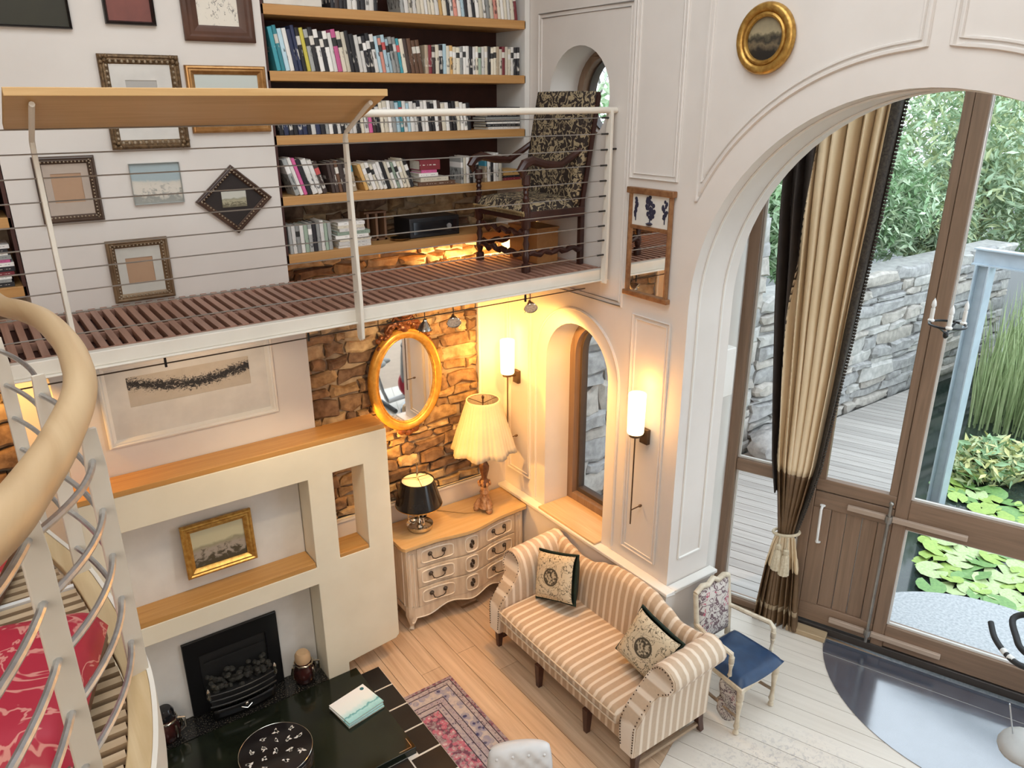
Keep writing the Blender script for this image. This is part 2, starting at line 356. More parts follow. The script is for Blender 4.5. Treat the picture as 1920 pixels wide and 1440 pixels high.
# rubble stones, each its own piece
STONES = [mat('rubble_stone_%s' % n, a, b_, .9, 0, 14, bmp=.9, detail=8) for n, a, b_ in (('ochre',(.42,.29,.16),(.20,.12,.06)), ('brown',(.33,.21,.12),(.14,.08,.045)), ('umber',(.22,.14,.09),(.10,.055,.035)), ('sand',(.52,.40,.25),(.30,.20,.11)))]
def rubble(parent, x0, x1, z0, z1, y, rows, mean, mats, depth=.05, name='stone', mapf=None, seed=1, limit=300):
    r = random.Random(seed); z = z0; n = 0; hs = [r.uniform(.6,1.5) for _ in range(rows)]; t = sum(hs)
    for h in hs:
        h = h/t*(z1-z0); x = x0
        while x < x1-.02:
            w = min(mean*r.uniform(.5,1.7)*(.6+h/((z1-z0)/rows)*.4), x1-x)
            if x1-(x+w) < mean*.35: w = x1-x
            g = .008; jit = lambda a: r.uniform(-a, a)
            xa, xb, za, zb = x+g, x+w-g, z+g, z+h-g; jx, jz = w*.09, h*.20
            ring = [(xa+jit(jx),za+jit(jz)),((xa+xb)/2,za+jit(jz)),(xb+jit(jx),za+jit(jz)),(xb+jit(jx)*.6,(za+zb)/2),(xb+jit(jx),zb+jit(jz)),((xa+xb)/2,zb+jit(jz)),(xa+jit(jx),zb+jit(jz)),(xa+jit(jx)*.6,(za+zb)/2)]
            cx, cz = (xa+xb)/2, (za+zb)/2; dp = depth*r.uniform(.5,1.2)
            vs = [(p[0], y+.03, p[1]) for p in ring]+[(p[0], y-dp*.55, p[1]) for p in ring]+[(cx+(p[0]-cx)*.78+jit(.008), y-dp*r.uniform(.8,1.1), cz+(p[1]-cz)*.72+jit(.006)) for p in ring]+[(cx, y-dp, cz)]
            fs = [(i,(i+1)%8,8+(i+1)%8,8+i) for i in range(8)]+[(8+i,8+(i+1)%8,16+(i+1)%8,16+i) for i in range(8)]+[(16+i,16+(i+1)%8,24) for i in range(8)]
            if mapf: vs = [mapf(v) for v in vs]
            B().add(vs, fs).done(name, mats[r.randrange(len(mats))], parent, ang=30); n += 1
            x += w
        z += h
    return n
st = thing('wall_stone', kind='structure', loc=(2.7,5.57,1.06))
B().box(1.85,3.56,5.55,5.60,1.06,4.2).done('mortar_bed', mat('lime_mortar', (.42,.33,.24), (.30,.22,.15), .9, scale=14, bmp=.4), st)
rubble(st, 1.862, 3.55, 1.066, 3.05, 5.548, 19, .20, STONES, .05, seed=3)
rubble(st, 1.80, 3.80, 3.05, 3.78, 5.548, 7, .21, STONES, .05, seed=4)
rubble(st, -.30, .06, 1.06, 3.05, 5.548, 15, .20, STONES, .05, seed=5)
# right wall with two small openings and the great arch
AC, AZ, AR = 1.985, 3.08, 1.37
w1 = arch(4.88, 4.10, .925, 2.335); 
w2 = [(4.543+.335*cos(2*pi*i/32), 4.43+.335*sin(2*pi*i/32)) for i in range(32)]
big = arch(AC+AR, AC-AR, 0.0, AZ, 40)
outer = [(5.60,0),(AC+AR,0)]+[(AC+AR*cos(pi*i/40), AZ+AR*sin(pi*i/40)) for i in range(41)]+[(AC-AR,0),(-3,0),(-3,6.6),(5.60,6.6)]
wr = thing('wall_right', kind='structure')
B().plate(outer, [w1, w2], YZ, XW, XW+.45).done('wall_panelling', PAINT, wr, ang=30)
# dado box and plinth cap
tr = thing('trim_1', kind='structure')
B().box(3.765,XW,3.35,5.5,0,.885).box(3.765,4.30,3.29,3.35,0,.885).done('dado_box', PAINT, tr)
B().box(3.745,XW,3.27,5.5,.885,.915).box(XW,4.32,3.27,3.35,.885,.915).done('dado_cap', WHITE, tr, bev=.006)
B().box(3.752,3.765,3.29,5.5,0,.12).box(3.752,4.30,3.277,3.29,0,.12).done('skirting', WHITE, tr, bev=.004)
def loop(b, pts, r, closed=True): b.tube(pts, r, 6, closed)
def wallmould(name, pts, r=.011, closed=True):
    b = B(); loop(b, [(XW-.004,p[0],p[1]) for p in pts], r, closed); inn = .03
    cy = sum(p[0] for p in pts)/len(pts); cz = sum(p[1] for p in pts)/len(pts)
    sh = [(p[0]+(inn if p[0]<cy else -inn), p[1]+(inn if p[1]<cz else -inn)) for p in pts]
    if closed: loop(b, [(XW-.002,p[0],p[1]) for p in sh], r*.7, closed)
    return b.done(name, PAINT, None, kind='structure')
wallmould('trim_2', [(3.99,2.975),(5.01,2.975),(5.01,5.0),(3.99,5.0)])
wallmould('trim_3', [(3.53,3.90),(3.96,3.90),(3.96,6.2),(3.53,6.2)])
wallmould('trim_4', [(3.50,1.03),(3.86,1.03),(3.86,2.95),(3.50,2.95)])
wallmould('trim_5', [(5.10,1.10),(5.44,1.10),(5.44,2.95),(5.10,2.95)])
wallmould('trim_6', [(4.495+.52,.95)]+[(4.495+.52*cos(pi*i/24), 2.33+.52*sin(pi*i/24)) for i in range(25)]+[(4.495-.52,.95)], .012, False)
def spandrel(name, sg):
    b = B()
    for e, r in ((0,.013),(.032,.009)):
        R_ = 1.55+e; A0 = math.acos((1.375-e)/R_); A1 = math.acos((.06+e)/R_)
        pts = [(XW-.003, AC+sg*R_*cos(A0+(A1-A0)*i/24), AZ+R_*sin(A0+(A1-A0)*i/24)) for i in range(25)]
        b.tube([(XW-.003, AC+sg*(1.375-e), 6.2-e)]+pts+[(XW-.003, AC+sg*(.06+e), 6.2-e)], r, 6, True)
    b.done(name, PAINT, None, kind='structure')
spandrel('trim_7', 1); spandrel('trim_8', -1)
# panel in the reveal and soffit of the arch
def soff(x, r): return [(x, AC+r, 1.12)]+[(x, AC+r*cos(pi*i/36), AZ+r*sin(pi*i/36)) for i in range(37)]+[(x, AC-r, 1.12)]
b = B(); b.tube(soff(XW+.10, AR-.004), .010, 6); b.tube(soff(XW+.34, AR-.004), .010, 6); b.tube([(XW+.10,AC+AR-.004,1.12),(XW+.34,AC+AR-.004,1.12)], .010, 6); b.done('trim_9', WHITE, None, kind='structure')
# small impost block where the bay frame meets the arch
B().box(XW+.45,XW+.56,3.36,3.52,2.35,2.72).done('trim_10', WHITE, None, kind='structure', bev=.006)
# small windows
def small_window(name, prof, hole_in, sill):
    w = thing(name, kind='structure', loc=(4.15,4.5,prof[0][1]))
    B().plate(prof, [hole_in], YZ, 4.10, 4.20).done('window_frame', FRAMEW, w, bev=.006)
    cy = sum(p[0] for p in hole_in)/len(hole_in); cz = sum(p[1] for p in hole_in)/len(hole_in)
    h2 = [(cy+(p[0]-cy)*.93, cz+(p[1]-cz)*.97) for p in hole_in]
    B().plate(hole_in, [h2], YZ, 4.16, 4.23).done('window_sash', mat('dark_sash', (.07,.05,.04)), w)
    B().plate(hole_in, [], YZ, 4.195, 4.203).done('pane', GLASS, w)
    if sill:
        B().box(3.76,4.13,4.105,4.875,.915,.935).done('window_sill', wood('oak_sill', (.70,.50,.28), (.58,.38,.19), 'y', .4, .05), w, bev=.006)
        B().obox((4.12,4.44,.965), .03, .12, .03).done('window_catch', BLACK, w, bev=.004)
    return w
small_window('window_1', arch(4.88,4.10,.93,2.335), arch(4.81,4.17,1.0,2.335), True)
sc = lambda L, k: [(4.543+(p[0]-4.543)*k, 4.43+(p[1]-4.43)*k) for p in L]
small_window('window_2', sc(w2,1.0), sc(w2,.82), False)
# remaining shell, behind and beside the viewpoint
B().box(-3.3,-3,-3,5.9,0,6.6).done('wall_left', PAINT, None, kind='structure')
B().box(-3.3,XW+.45,-3.3,-3,0,6.6).done('wall_front', PAINT, None, kind='structure')
B().plate(rect(-3.3,XW+.45,-3.3,5.9), [rect(-.6,3.0,0,3.6)], XY, 6.6, 6.75).done('ceiling', PAINT, None, kind='structure')
rf = thing('ceiling_bay', kind='structure', loc=(5,1,4.88))
B().plate([(XW+.45,-2.6),(7.3,-2.6),(5.28,3.9),(5.05,3.98),(XW+.45,3.62)], [], XY, 4.93, 4.94).done('roof_pane', glass('roof_glass'), rf)
for k in range(7):
    q = GL+GU*(.2+k*.95); B().tube([(XW+.45,q.y,4.90),(q.x,q.y,4.90)], .035, 4).done('rafter', WHITE, rf)
B().plate([(XW+.45,3.40),(5.06,3.86),(5.06,3.98),(XW+.45,3.52)], [], XY, 0, 4.88).done('wall_bay', PAINT, None, kind='structure')
# ---------------------------------------------------------------- glazed garden wall
gw = thing('window_3', kind='structure', loc=gp(0,0))
FLOC = {}
def gbar(name, s0, s1, z0, z1, d0=-.04, d1=.06, parent=gw, m=None, bev=.006):
    o = B().box(s0,s1,d0,d1,z0,z1).done(name, m or (FRAMEH if s1-s0 > z1-z0 else FRAMEW), parent, world=False, bev=bev)
    o.rotation_euler = (0,0,GR); return o
gbar('frame_post', -.17,-.02,0,4.88,-.06,.08); gbar('frame_post', .57,.655,0,4.88); gbar('mullion', 1.262,1.358,0,4.88); gbar('mullion', 2.75,2.85,0,4.88); gbar('frame_post', 4.2,4.3,0,4.88)
gbar('rail', -.02,.57,1.355,1.465); gbar('rail', -.02,.57,0,.06)
gbar('rail', 1.358,2.75,1.20,1.452); gbar('rail', 1.358,2.75,.08,.285); gbar('rail', 2.85,4.2,1.20,1.452); gbar('rail', 2.85,4.2,.08,.285)
gbar('head', -.17,4.3,4.74,4.88)
gbar('threshold', .655,4.3,0,.07,-.05,.07, m=mat('dark_threshold', (.05,.04,.035)))
gbar('oak_step', .60,.93,0,.05,-.17,-.06, m=wood('oak_step', (.45,.33,.2), (.33,.23,.13), 'x', .5, .1))
PALE = mat('pale_bead', (.72,.70,.66), rough=.4)
for s0, s1, z0, z1 in ((-.02,.57,.06,1.355),(-.02,.57,1.465,4.74),(1.358,2.75,.285,1.20),(1.358,2.75,1.452,4.74),(2.85,4.2,.285,1.2),(2.85,4.2,1.452,4.74)):
    gbar('pane', s0, s1, z0, z1, .012, .018, m=GLASS, bev=0)
    o = B().plate(rect(s0,s1,z0,z1), [rect(s0+.018,s1-.018,z0+.018,z1-.018)], XZ, -.01, .012).done('glazing_bead', PALE, gw, world=False); o.rotation_euler = (0,0,GR)
# stable door
dr = thing('door_1', kind='structure', loc=gp(.655,0))
def dbar(name, s0, s1, z0, z1, d0=-.035, d1=.03, m=None, bev=.005, par=dr):
    o = B().box(s0-.655,s1-.655,d0,d1,z0,z1).done(name, m or (FRAMEH if s1-s0 > z1-z0 else FRAMEW), par, world=False, bev=bev); o.rotation_euler = (0,0,GR); return o
dbar('door_rail', .657,1.26,.09,.26); dbar('door_rail', .657,1.26,1.20,1.345); dbar('door_stile', .657,.80,.26,1.20); dbar('door_stile', 1.16,1.26,.26,1.20)
for i in range(3): dbar('door_board', .803+i*.119, .803+i*.119+.115, .26, 1.20, -.02, .02)
dbar('door_rail', .657,1.26,1.355,1.462); dbar('door_stile', .657,.72,1.462,4.74); dbar('door_stile', 1.20,1.26,1.462,4.74)
dbar('pane', .72,1.20,1.462,4.74,.008,.014, GLASS, 0)
b = B(); b.tube([(.075,-.05,1.23),(.075,-.09,1.21),(.078,-.095,1.05),(.08,-.09,.90),(.08,-.05,.885)], .011, 8); b.lathe([(.022,0),(.022,.008),(.008,.012)], (.075,-.045,1.225), 12); b.lathe([(.022,0),(.022,.008)], (.08,-.045,.88), 12)
o = b.done('door_handle', mat('white_enamel_handle', (.8,.78,.74), rough=.3), dr, world=False); o.rotation_euler = (0,0,GR)
PINK = wood('pale_oak_batten', (.46,.35,.27), (.38,.28,.21), 'x', .5, .1)
for s0, s1, z in ((.92,1.215,1.275),(1.245,1.78,1.27),(.92,1.215,.175),(1.245,1.78,.17)): gbar('batten', s0, s1, z-.022, z+.022, -.075, -.04, m=PINK)
b = B(); b.tube([(1.232,-.075,.09),(1.232,-.075,1.40)], .013, 8); b.ell((1.232,-.075,1.41), .02,.02,.02)
for z in (1.27,.18): b.lathe([(.026,-.03),(.03,0),(.026,.03)], (1.232,-.07,z), 12)
o = b.done('bolt_rod', mat('aged_nickel', (.45,.42,.38), (.3,.28,.25), .3, .9), gw, world=False); o.rotation_euler = (0,0,GR)
# ================================================================ OUTSIDE
dk = thing('garden_deck', 'weathered grey timber decking outside the glazed wall', 'decking', (6.5,4.5,-.14))
DKW = wood('weathered_deck', (.46,.43,.40), (.34,.31,.285), 'x', .7, .25, 2.0)
d = .11
while d < 8.5:
    p = [( (GL+GU*s_+GN*dd).x, (GL+GU*s_+GN*dd).y) for s_, dd in ((-4.5,d),(7,d),(7,d+.137),(-4.5,d+.137))]
    p = clip(p, 0,-1,-5.70); p = clip(p, 1,0,4.3)
    if d < 2.2: p = clip(p, -.25,1,3.22-.25*6.6)       # stops at the round slab and the pond edge
    else: p = clip(p, -.45,1,3.50-.45*7.7)
    if len(p) > 2:
        loc = [((Vector(q)-GL).dot(GU), (Vector(q)-GL).dot(GN)) for q in p]
        o = B().plate(loc, [], XY, -.04, 0).done('deck_board', DKW, dk, world=False); o.location = Vector((GL.x,GL.y,0))-OFF[dk.name]; o.rotation_euler = (0,0,GR)
    d += .146
slab = clip(circ, GN.x, GN.y, nd0+.09)
tag(B().plate(slab, [], XY, -.25, .0).done('garden_stone_disc', mat('pebbled_concrete', (.52,.54,.55), (.36,.38,.40), .8, 0, 40, bmp=.4), bev=.01), 'grey pebbled round stone slab outside at the foot of the glazing', 'stone slab')
B().box(4.3,40,-14,16,-.9,-.45).done('garden_ground', mat('dark_pond_bed', (.03,.035,.03)), None, kind='structure')
B().plate([(5.3,3.4),(7.2,3.28),(13.6,6.15),(22,6.2),(22,-10),(7.6,-10)], [], XY, -.40, -.20).done('pond_water', mat('pond_water', (.02,.03,.028), (.03,.045,.035), .06), None, kind='structure')['label'] = 'dark still pond water'
# lily pads, a plant with many leaves
lp = thing('water_lilies', 'bright green lily pads crowding the pond beyond the glazing', 'water plant', (9,3,-.2))
PADM = [mat('lily_pad_'+n, a, b_, .45, 0, 5) for n, a, b_ in (('lime',(.42,.56,.14),(.30,.46,.10)),('green',(.22,.40,.12),(.15,.30,.09)),('pale',(.55,.64,.34),(.40,.54,.22)))]
padme = []
for m_ in PADM:
    b = B(); n = 14; pts = [(cos(.25+2*(pi-.25)*i/n), sin(.25+2*(pi-.25)*i/n)) for i in range(n+1)]
    b.add([(0,0,0)]+[(x*1.0, y*1.0, .10*(1 if i % 2 else .3)) for i, (x, y) in enumerate(pts)]+[(0,0,-.03)]+[(x*.97, y*.97, .06*(1 if i % 2 else .3)) for i, (x, y) in enumerate(pts)], [(0,i+1,i+2) for i in range(n)]+[(n+2,n+4+i,n+3+i) for i in range(n)])
    o = b.done('lily_pad', m_, lp, world=False); padme.append(o)
r = random.Random(5); spots = []
first = {0:True,1:True,2:True}
for _ in range(20000):
    if len(spots) > 290: break
    x = 6.6+abs(r.gauss(0,1))*2.2; y = r.uniform(.0,5.0); s_ = r.uniform(.10,.19)
    if y > 3.35+.45*(x-7.7)-.15 or (x-DC[0])**2+(y-DC[1])**2 < (DR+.28)**2 or GN.dot(Vector((x,y)))-nd0 < .5 or (abs(x-8.86) < .35 and (abs(y-3.67) < .35 or abs(y-2.17) < .35)) or x > 9.7: continue
    if any((x-a)**2+(y-c)**2 < ((s_+q)*.55)**2 for a, c, q in spots): continue
    spots.append((x,y,s_)); k = r.choices((0,1,2),(4,3,3))[0]
    if first[k]: o = padme[k]; first[k] = False
    else: o = padme[k].copy(); COL.objects.link(o)
    o.parent = lp; o.location = Vector((x,y,-.19+r.uniform(0,.03)))-OFF[lp.name]; o.scale = (s_,s_,s_*.8); o.rotation_euler = (r.uniform(-.15,.15),r.uniform(-.15,.15),r.uniform(0,6.3))
# garden wall of rough stone
gwl = thing('garden_stone_wall', 'pale rough stone garden wall standing behind the deck', 'stone wall', (9,5.8,0))
GST = [mat('garden_stone_'+n, a, b_, .95, 0, 11, bmp=.9, detail=8) for n, a, b_ in (('pale',(.55,.53,.50),(.38,.37,.35)),('grey',(.44,.43,.42),(.28,.275,.27)),('warm',(.52,.48,.43),(.35,.32,.29)))]
B().box(4.2,15,5.84,6.3,-.3,2.02).done('mortar_core', mat('grey_mortar', (.45,.44,.42), (.33,.32,.31), .95, scale=10, bmp=.5), gwl)
B().box(4.2,8.0,5.84,6.3,2.02,3.1).done('mortar_core', mat('grey_mortar', (.45,.44,.42)), gwl)
rubble(gwl, 4.25, 8.0, -.05, 3.05, 5.84, 14, .42, GST, .09, seed=8)
rubble(gwl, 8.0, 15, -.05, 2.05, 5.84, 13, .54, GST, .10, seed=9)
# a boulder at the wall's foot
b = B(); b.ell((8.1,5.45,.16), .42,.26,.24, 12, 8); b.v = [(x+r.uniform(-.04,.04), y+r.uniform(-.03,.03), max(z,0)+r.uniform(0,.03)) for x, y, z in b.v]; tag(b.done('boulder', GST[1]), 'grey boulder lying on the deck at the stone wall foot', 'boulder')
# shrubs: clouds of real leaves on stems
def leaves(name, blobs, n, size, mats, label, seed, group=None, stems=True):
    r = random.Random(seed); c = blobs[0]; t = thing(name, label, 'shrub', (c[0], c[1], c[2]-c[5]), group=group)
    for mi, m_ in enumerate(mats):
        b = B()
        for _ in range(n//len(mats)):
            q = r.choice(blobs); u = Vector((r.gauss(0,1), r.gauss(0,1), r.gauss(0,1))).normalized(); k = r.uniform(.62,1.04)
            p = Vector((q[0]+u.x*q[3]*k, q[1]+u.y*q[4]*k, q[2]+u.z*q[5]*k)); s_ = size*r.uniform(.6,1.4)
            R = Euler((r.uniform(-1,1), r.uniform(-1,1), r.uniform(0,6.3))).to_matrix()
            a, w = R@Vector((s_,0,0)), R@Vector((0,s_*.32,0)); h = R@Vector((0,0,s_*.1))
            b.add([p-a, p-w*.9+h, p+a, p+w*.9+h], [(0,1,2),(0,2,3)])
        o = b.done('foliage', m_, t, flat=True, kind='stuff')
    if stems:
        b = B()
        for q in blobs:
            for _ in range(3): b.tube([(q[0]+r.uniform(-.2,.2),q[1],-.46), (q[0]+r.uniform(-.2,.2),q[1],q[2]), (q[0]+r.uniform(-.5,.5)*q[3],q[1]+r.uniform(-.3,.3),q[2]+q[5]*.8)], [.05,.035,.012], 5)
        b.done('stem', mat('bark', (.20,.16,.12), (.13,.10,.075), .9, scale=12, bmp=.4), t)
    return t
LF = [mat('leaf_sage', (.42,.55,.37), (.31,.44,.27), .5), mat('leaf_mid', (.30,.46,.24), (.22,.37,.18), .5), mat('leaf_pale', (.56,.66,.46), (.46,.57,.37), .5)]
LY = [mat('leaf_olive', (.52,.58,.32), (.42,.49,.25), .5), mat('leaf_yellow', (.70,.68,.30), (.58,.58,.25), .5), LF[1]]
leaves('laurel_bush', [(11.2,7.2,3.2,1.5,1.0,1.35),(10.2,7.0,2.6,.9,.8,.8),(12.6,7.2,2.7,1.2,.9,.9)], 13000, .10, LF, 'dense sage green bush behind the stone wall seen left of the mullion', 2)
leaves('laurel_bush', [(16.0,7.6,3.6,1.8,1.1,1.7),(17.2,7.4,2.2,1.5,1.0,1.3),(15.0,7.3,2.2,.9,.7,.8)], 13000, .11, [LF[0],LY[0],LF[2]], 'olive green bush beyond the steel beam seen right of the mullion', 4)
leaves('laurel_bush', [(8.3,7.2,3.2,.8,.6,.9)], 2200, .08, LY, 'yellowing bush seen between curtain and column', 6)
leaves('autumn_tree', [(14.3,9.5,6.2,.9,.8,.7),(15.6,9.8,6.6,.8,.8,.6)], 1500, .10, LY, 'thin yellow leaved tree showing at the top of the arch', 7)
leaves('laurel_bush', [(18,4.5,2.6,1.6,1.8,2.2),(19,1.5,2.8,1.8,2.2,2.4)], 7000, .14, LF, 'large green bush closing the garden at the far right', 9)
leaves('laurel_bush', [(13,11.5,3.5,3.5,.8,2.0),(17,11.0,3.2,2.5,.8,1.8),(21,9,3.5,2.5,1.2,2.2)], 9000, .17, LF, 'far hedge of grey green foliage closing the view behind the bushes', 15)
b = B(); r = random.Random(21)
for i in range(26):
    x0, y0 = r.uniform(11,22), r.uniform(13.2,14.5); p = Vector((x0,y0,2.0)); pts = [p.copy()]
    for k in range(6): p = p+Vector((r.uniform(-.5,.5), r.uniform(-.3,.3), r.uniform(.8,1.5))); pts.append(p.copy())
    b.tube(pts, [.05,.045,.035,.028,.02,.013,.006], 5)
    for k in (2,3,4,5):
        q = pts[k].copy(); tw = [q.copy()]
        for _ in range(3): q = q+Vector((r.uniform(-.5,.5), r.uniform(-.2,.2), r.uniform(.1,.5))); tw.append(q.copy())
        b.tube(tw, [.02,.014,.01,.005], 4)
tag(b.done('bare_thicket', mat('twig_grey', (.34,.32,.30), (.24,.22,.2), .9)), 'bare grey twigs standing above the bushes at the arch top', 'thicket')
bpy.data.objects['bare_thicket']['kind'] = 'stuff'
# reeds and pond edge planting
b = B(); r = random.Random(31)
for i in range(1500):
    x, y = r.uniform(11.6,14.8), 0; y = min(5.0, 3.2+.42*(x-7.7)-r.uniform(.25,2.4))
    h = r.uniform(.7,1.9); a = r.uniform(0,6.3); lean = Vector((cos(a),sin(a),0))*h*r.uniform(.03,.25); w = Vector((-sin(a),cos(a),0))*.012
    p = Vector((x,y,-.2)); b.add([p-w, p+w, p+lean*.35+Vector((0,0,h*.6))+w*.8, p+lean*.35+Vector((0,0,h*.6))-w*.8, p+lean+Vector((0,0,h))], [(0,1,2,3),(3,2,4)])
o = b.done('reeds', mat('reed_blade', (.42,.50,.26), (.30,.40,.18), .6), flat=True, kind='stuff'); o['label'] = 'tall green reeds growing at the far pond edge'; o['category'] = 'reeds'
leaves('marginal_plant', [(10.3,3.75,-.05,.7,.45,.26),(10.7,2.7,-.05,.5,.7,.24),(10.4,1.6,-.08,.5,.7,.2)], 3000, .09, [LY[1],LY[0],LF[1]], 'low yellow green plants along the far pond edge', 12, stems=False)
# steel posts and beam
SB = mat('grey_blue_steel', (.44,.52,.58), (.38,.45,.51), .5)
gf = thing('garden_steel_frame', 'pale blue grey steel post and beam standing in the pond edge', 'steel frame', (8.85,3.65,-.25))
B().box(8.78,8.94,3.60,3.615,-.25,2.72).box(8.78,8.94,3.735,3.75,-.25,2.72).box(8.852,8.868,3.615,3.735,-.25,2.72).done('post', SB, gf)
B().box(8.80,8.92,.2,3.80,2.72,2.735).box(8.80,8.92,.2,3.80,2.885,2.90).box(8.852,8.868,.2,3.80,2.735,2.885).done('beam', SB, gf)
B().box(8.78,8.94,2.10,2.25,-.25,2.72).done('post', SB, gf)
# candle pendant hanging inside the glazing
pd = thing('candle_pendant', 'small black iron pendant with three candle bulbs hanging before the mullion', 'pendant light', (5.17,2.30,3.0))
b = B(); b.tube([(5.17+.11*cos(a*pi/12),2.30+.11*sin(a*pi/12),3.0) for a in range(24)], .008, 6, True); b.tube([(5.06,2.3,3.0),(5.17,2.3,2.94),(5.28,2.3,3.0)], .008, 6); b.ell((5.17,2.3,2.93),.018,.018,.025); b.done('ring', BLACK, pd)
B().tube([(5.17,2.3,2.94),(5.17,2.3,4.88)], .004, 6).done('hanging_rod', mat('pale_rod', (.6,.58,.55), rough=.3, metal=.6), pd)
for a in (90,210,330):
    x, y = 5.17+.11*cos(radians(a)), 2.3+.11*sin(radians(a))
    B().lathe([(.02,0),(.022,.01),(.013,.02),(.013,.09)], (x,y,3.0), 10).done('candle_sleeve', WHITE, pd)
    B().lathe([(.008,0),(.016,.02),(.012,.045),(.001,.07)], (x,y,3.09), 10).done('bulb', mat('clear_bulb', (.85,.85,.83), rough=.1), pd)
# ================================================================ GALLERY
ga = thing('gallery', kind='structure', loc=(1.7,4.2,ZG-.14))
SLAT = wood('gallery_slat', (.44,.25,.18), (.33,.17,.12), 'y', .5, .15)
for i in range(75):
    x = -1.04+i*.065
    B().box(x, x+.036, 4.235, YC-.005, ZG-.045, ZG).done('deck_slat', SLAT, ga)
b = B()
for y in (4.215, 4.52, 5.03): b.box(-1.05,3.83,y,y+.02,ZG-.045,ZG-.004)
b.done('deck_batten', SLAT, ga)
B().box(-1.05,3.83,4.24,YC-.004,ZG-.075,ZG-.05).done('dark_gap_sheet', MAROON, ga)  # added sheet under the open grating, its colour makes the gaps dark
B().box(-1.05,3.83,4.165,4.215,ZG-.078,ZG-.004).box(-1.05,3.83,4.14,4.235,ZG-.088,ZG-.078).done('edge_beam', STEEL_W, ga, bev=.004)
B().box(-1.05,3.83,5.05,YC,ZG-.138,ZG-.076).done('wall_beam', STEEL_W, ga)
rl = thing('gallery_railing', 'cream steel railing with stretched wires along the open gallery edge', 'railing', (1.8,4.15,ZG-.13))
for x in (.335, 1.83):
    b = B(); b.plate([(4.10,3.06),(4.135,3.04),(4.165,3.06),(4.175,3.3),(4.165,4.20),(4.15,4.235),(4.13,4.20),(4.09,3.3)], [], YZ, x-.011, x+.011)
    b.done('railing_post', STEEL_W, rl, bev=.004)
    B().tube([(x,4.15,4.19),(x,4.13,4.24),(x,3.84,4.378),(x,3.80,4.392)], .012, 8).done('counter_bracket', STEEL_W, rl)
B().box(3.762,3.784,4.10,4.155,ZG-.10,4.335).done('railing_post', STEEL_W, rl, bev=.003)
B().tube([(1.912,4.13,4.335),(3.83,4.13,4.335)], .021, 10).done('top_rail', STEEL_W, rl)
WIRE = mat('rail_wire', (.42,.40,.38), (.34,.33,.31), .35, .8)
for k in range(10):
    z = 3.345+k*.1045
    B().tube([(-1.05,4.13,z),(3.77,4.13,z)], .0036, 5).done('wire', WIRE, rl)
    B().cyl((3.70,4.13,z),(3.80,4.13,z), .0065, n=6).done('wire_tensioner', mat('dark_tensioner', (.06,.055,.05), rough=.4, metal=.6), rl)
B().cyl((3.78,4.12,4.08),(3.834,4.12,4.08), .007, n=6).done('wall_stud', BLACK, rl)
# sloping reading counter carried by the railing
ct = thing('reading_counter', 'long sloping honey wood reading counter on brackets above the gallery railing', 'counter', (1.07,3.95,4.27))
CW = wood('counter_wood', (.66,.42,.19), (.56,.33,.13), 'x', .4, .05)
b = B(); b.add([(x,y,z) for x in (.24,1.905) for y, z in ((4.155,4.285),(3.765,4.425),(3.765,4.452),(4.165,4.315))], [(0,1,2,3),(7,6,5,4),(0,4,5,1),(1,5,6,2),(2,6,7,3),(3,7,4,0)])
b.done('counter_board', CW, ct, bev=.003)
B().box(.24,1.905,3.752,3.768,4.422,4.456).done('front_lip', CW, ct, bev=.003)
# ---------------------------------------------------------------- bookcases
def bookcase(name, label, x0, x1, zs, posts):
    t = thing(name, label, 'bookcase', ((x0+x1)/2, 5.35, zs[0]))
    for z in zs: B().box(x0+.004,x1-.004,YC+.01,5.54,z-.06,z).done('shelf', SHELFW, t, bev=.004)
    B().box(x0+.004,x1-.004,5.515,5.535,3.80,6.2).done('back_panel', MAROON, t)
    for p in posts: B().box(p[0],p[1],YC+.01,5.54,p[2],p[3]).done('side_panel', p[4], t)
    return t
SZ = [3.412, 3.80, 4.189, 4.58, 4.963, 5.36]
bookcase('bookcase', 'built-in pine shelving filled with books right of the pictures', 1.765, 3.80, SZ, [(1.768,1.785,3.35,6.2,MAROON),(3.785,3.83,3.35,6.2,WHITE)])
bookcase('bookcase', 'built-in pine shelving left of the picture wall, cut by the frame', -1.2, .243, SZ[:4], [(.222,.241,3.35,6.2,MAROON)])
CV = {'w':(.80,.78,.74),'c':(.74,.68,.55),'k':(.02,.02,.025),'n':(.03,.04,.10),'t':(.05,.30,.36),'l':(.45,.62,.70),'y':(.72,.62,.10),'g':(.35,.36,.35),'p':(.62,.12,.30),'s':(.66,.28,.22),'b':(.14,.07,.04),'r':(.22,.03,.04),'o':(.66,.40,.14),'m':(.42,.34,.24),'e':(.36,.46,.36),'d':(.06,.04,.035)}
CN = {'w':'white','c':'cream','k':'black','n':'navy','t':'teal','l':'pale blue','y':'yellow','g':'grey','p':'pink','s':'salmon','b':'brown','r':'dark red','o':'orange','m':'tan','e':'sage green','d':'dark brown'}
BM = {}
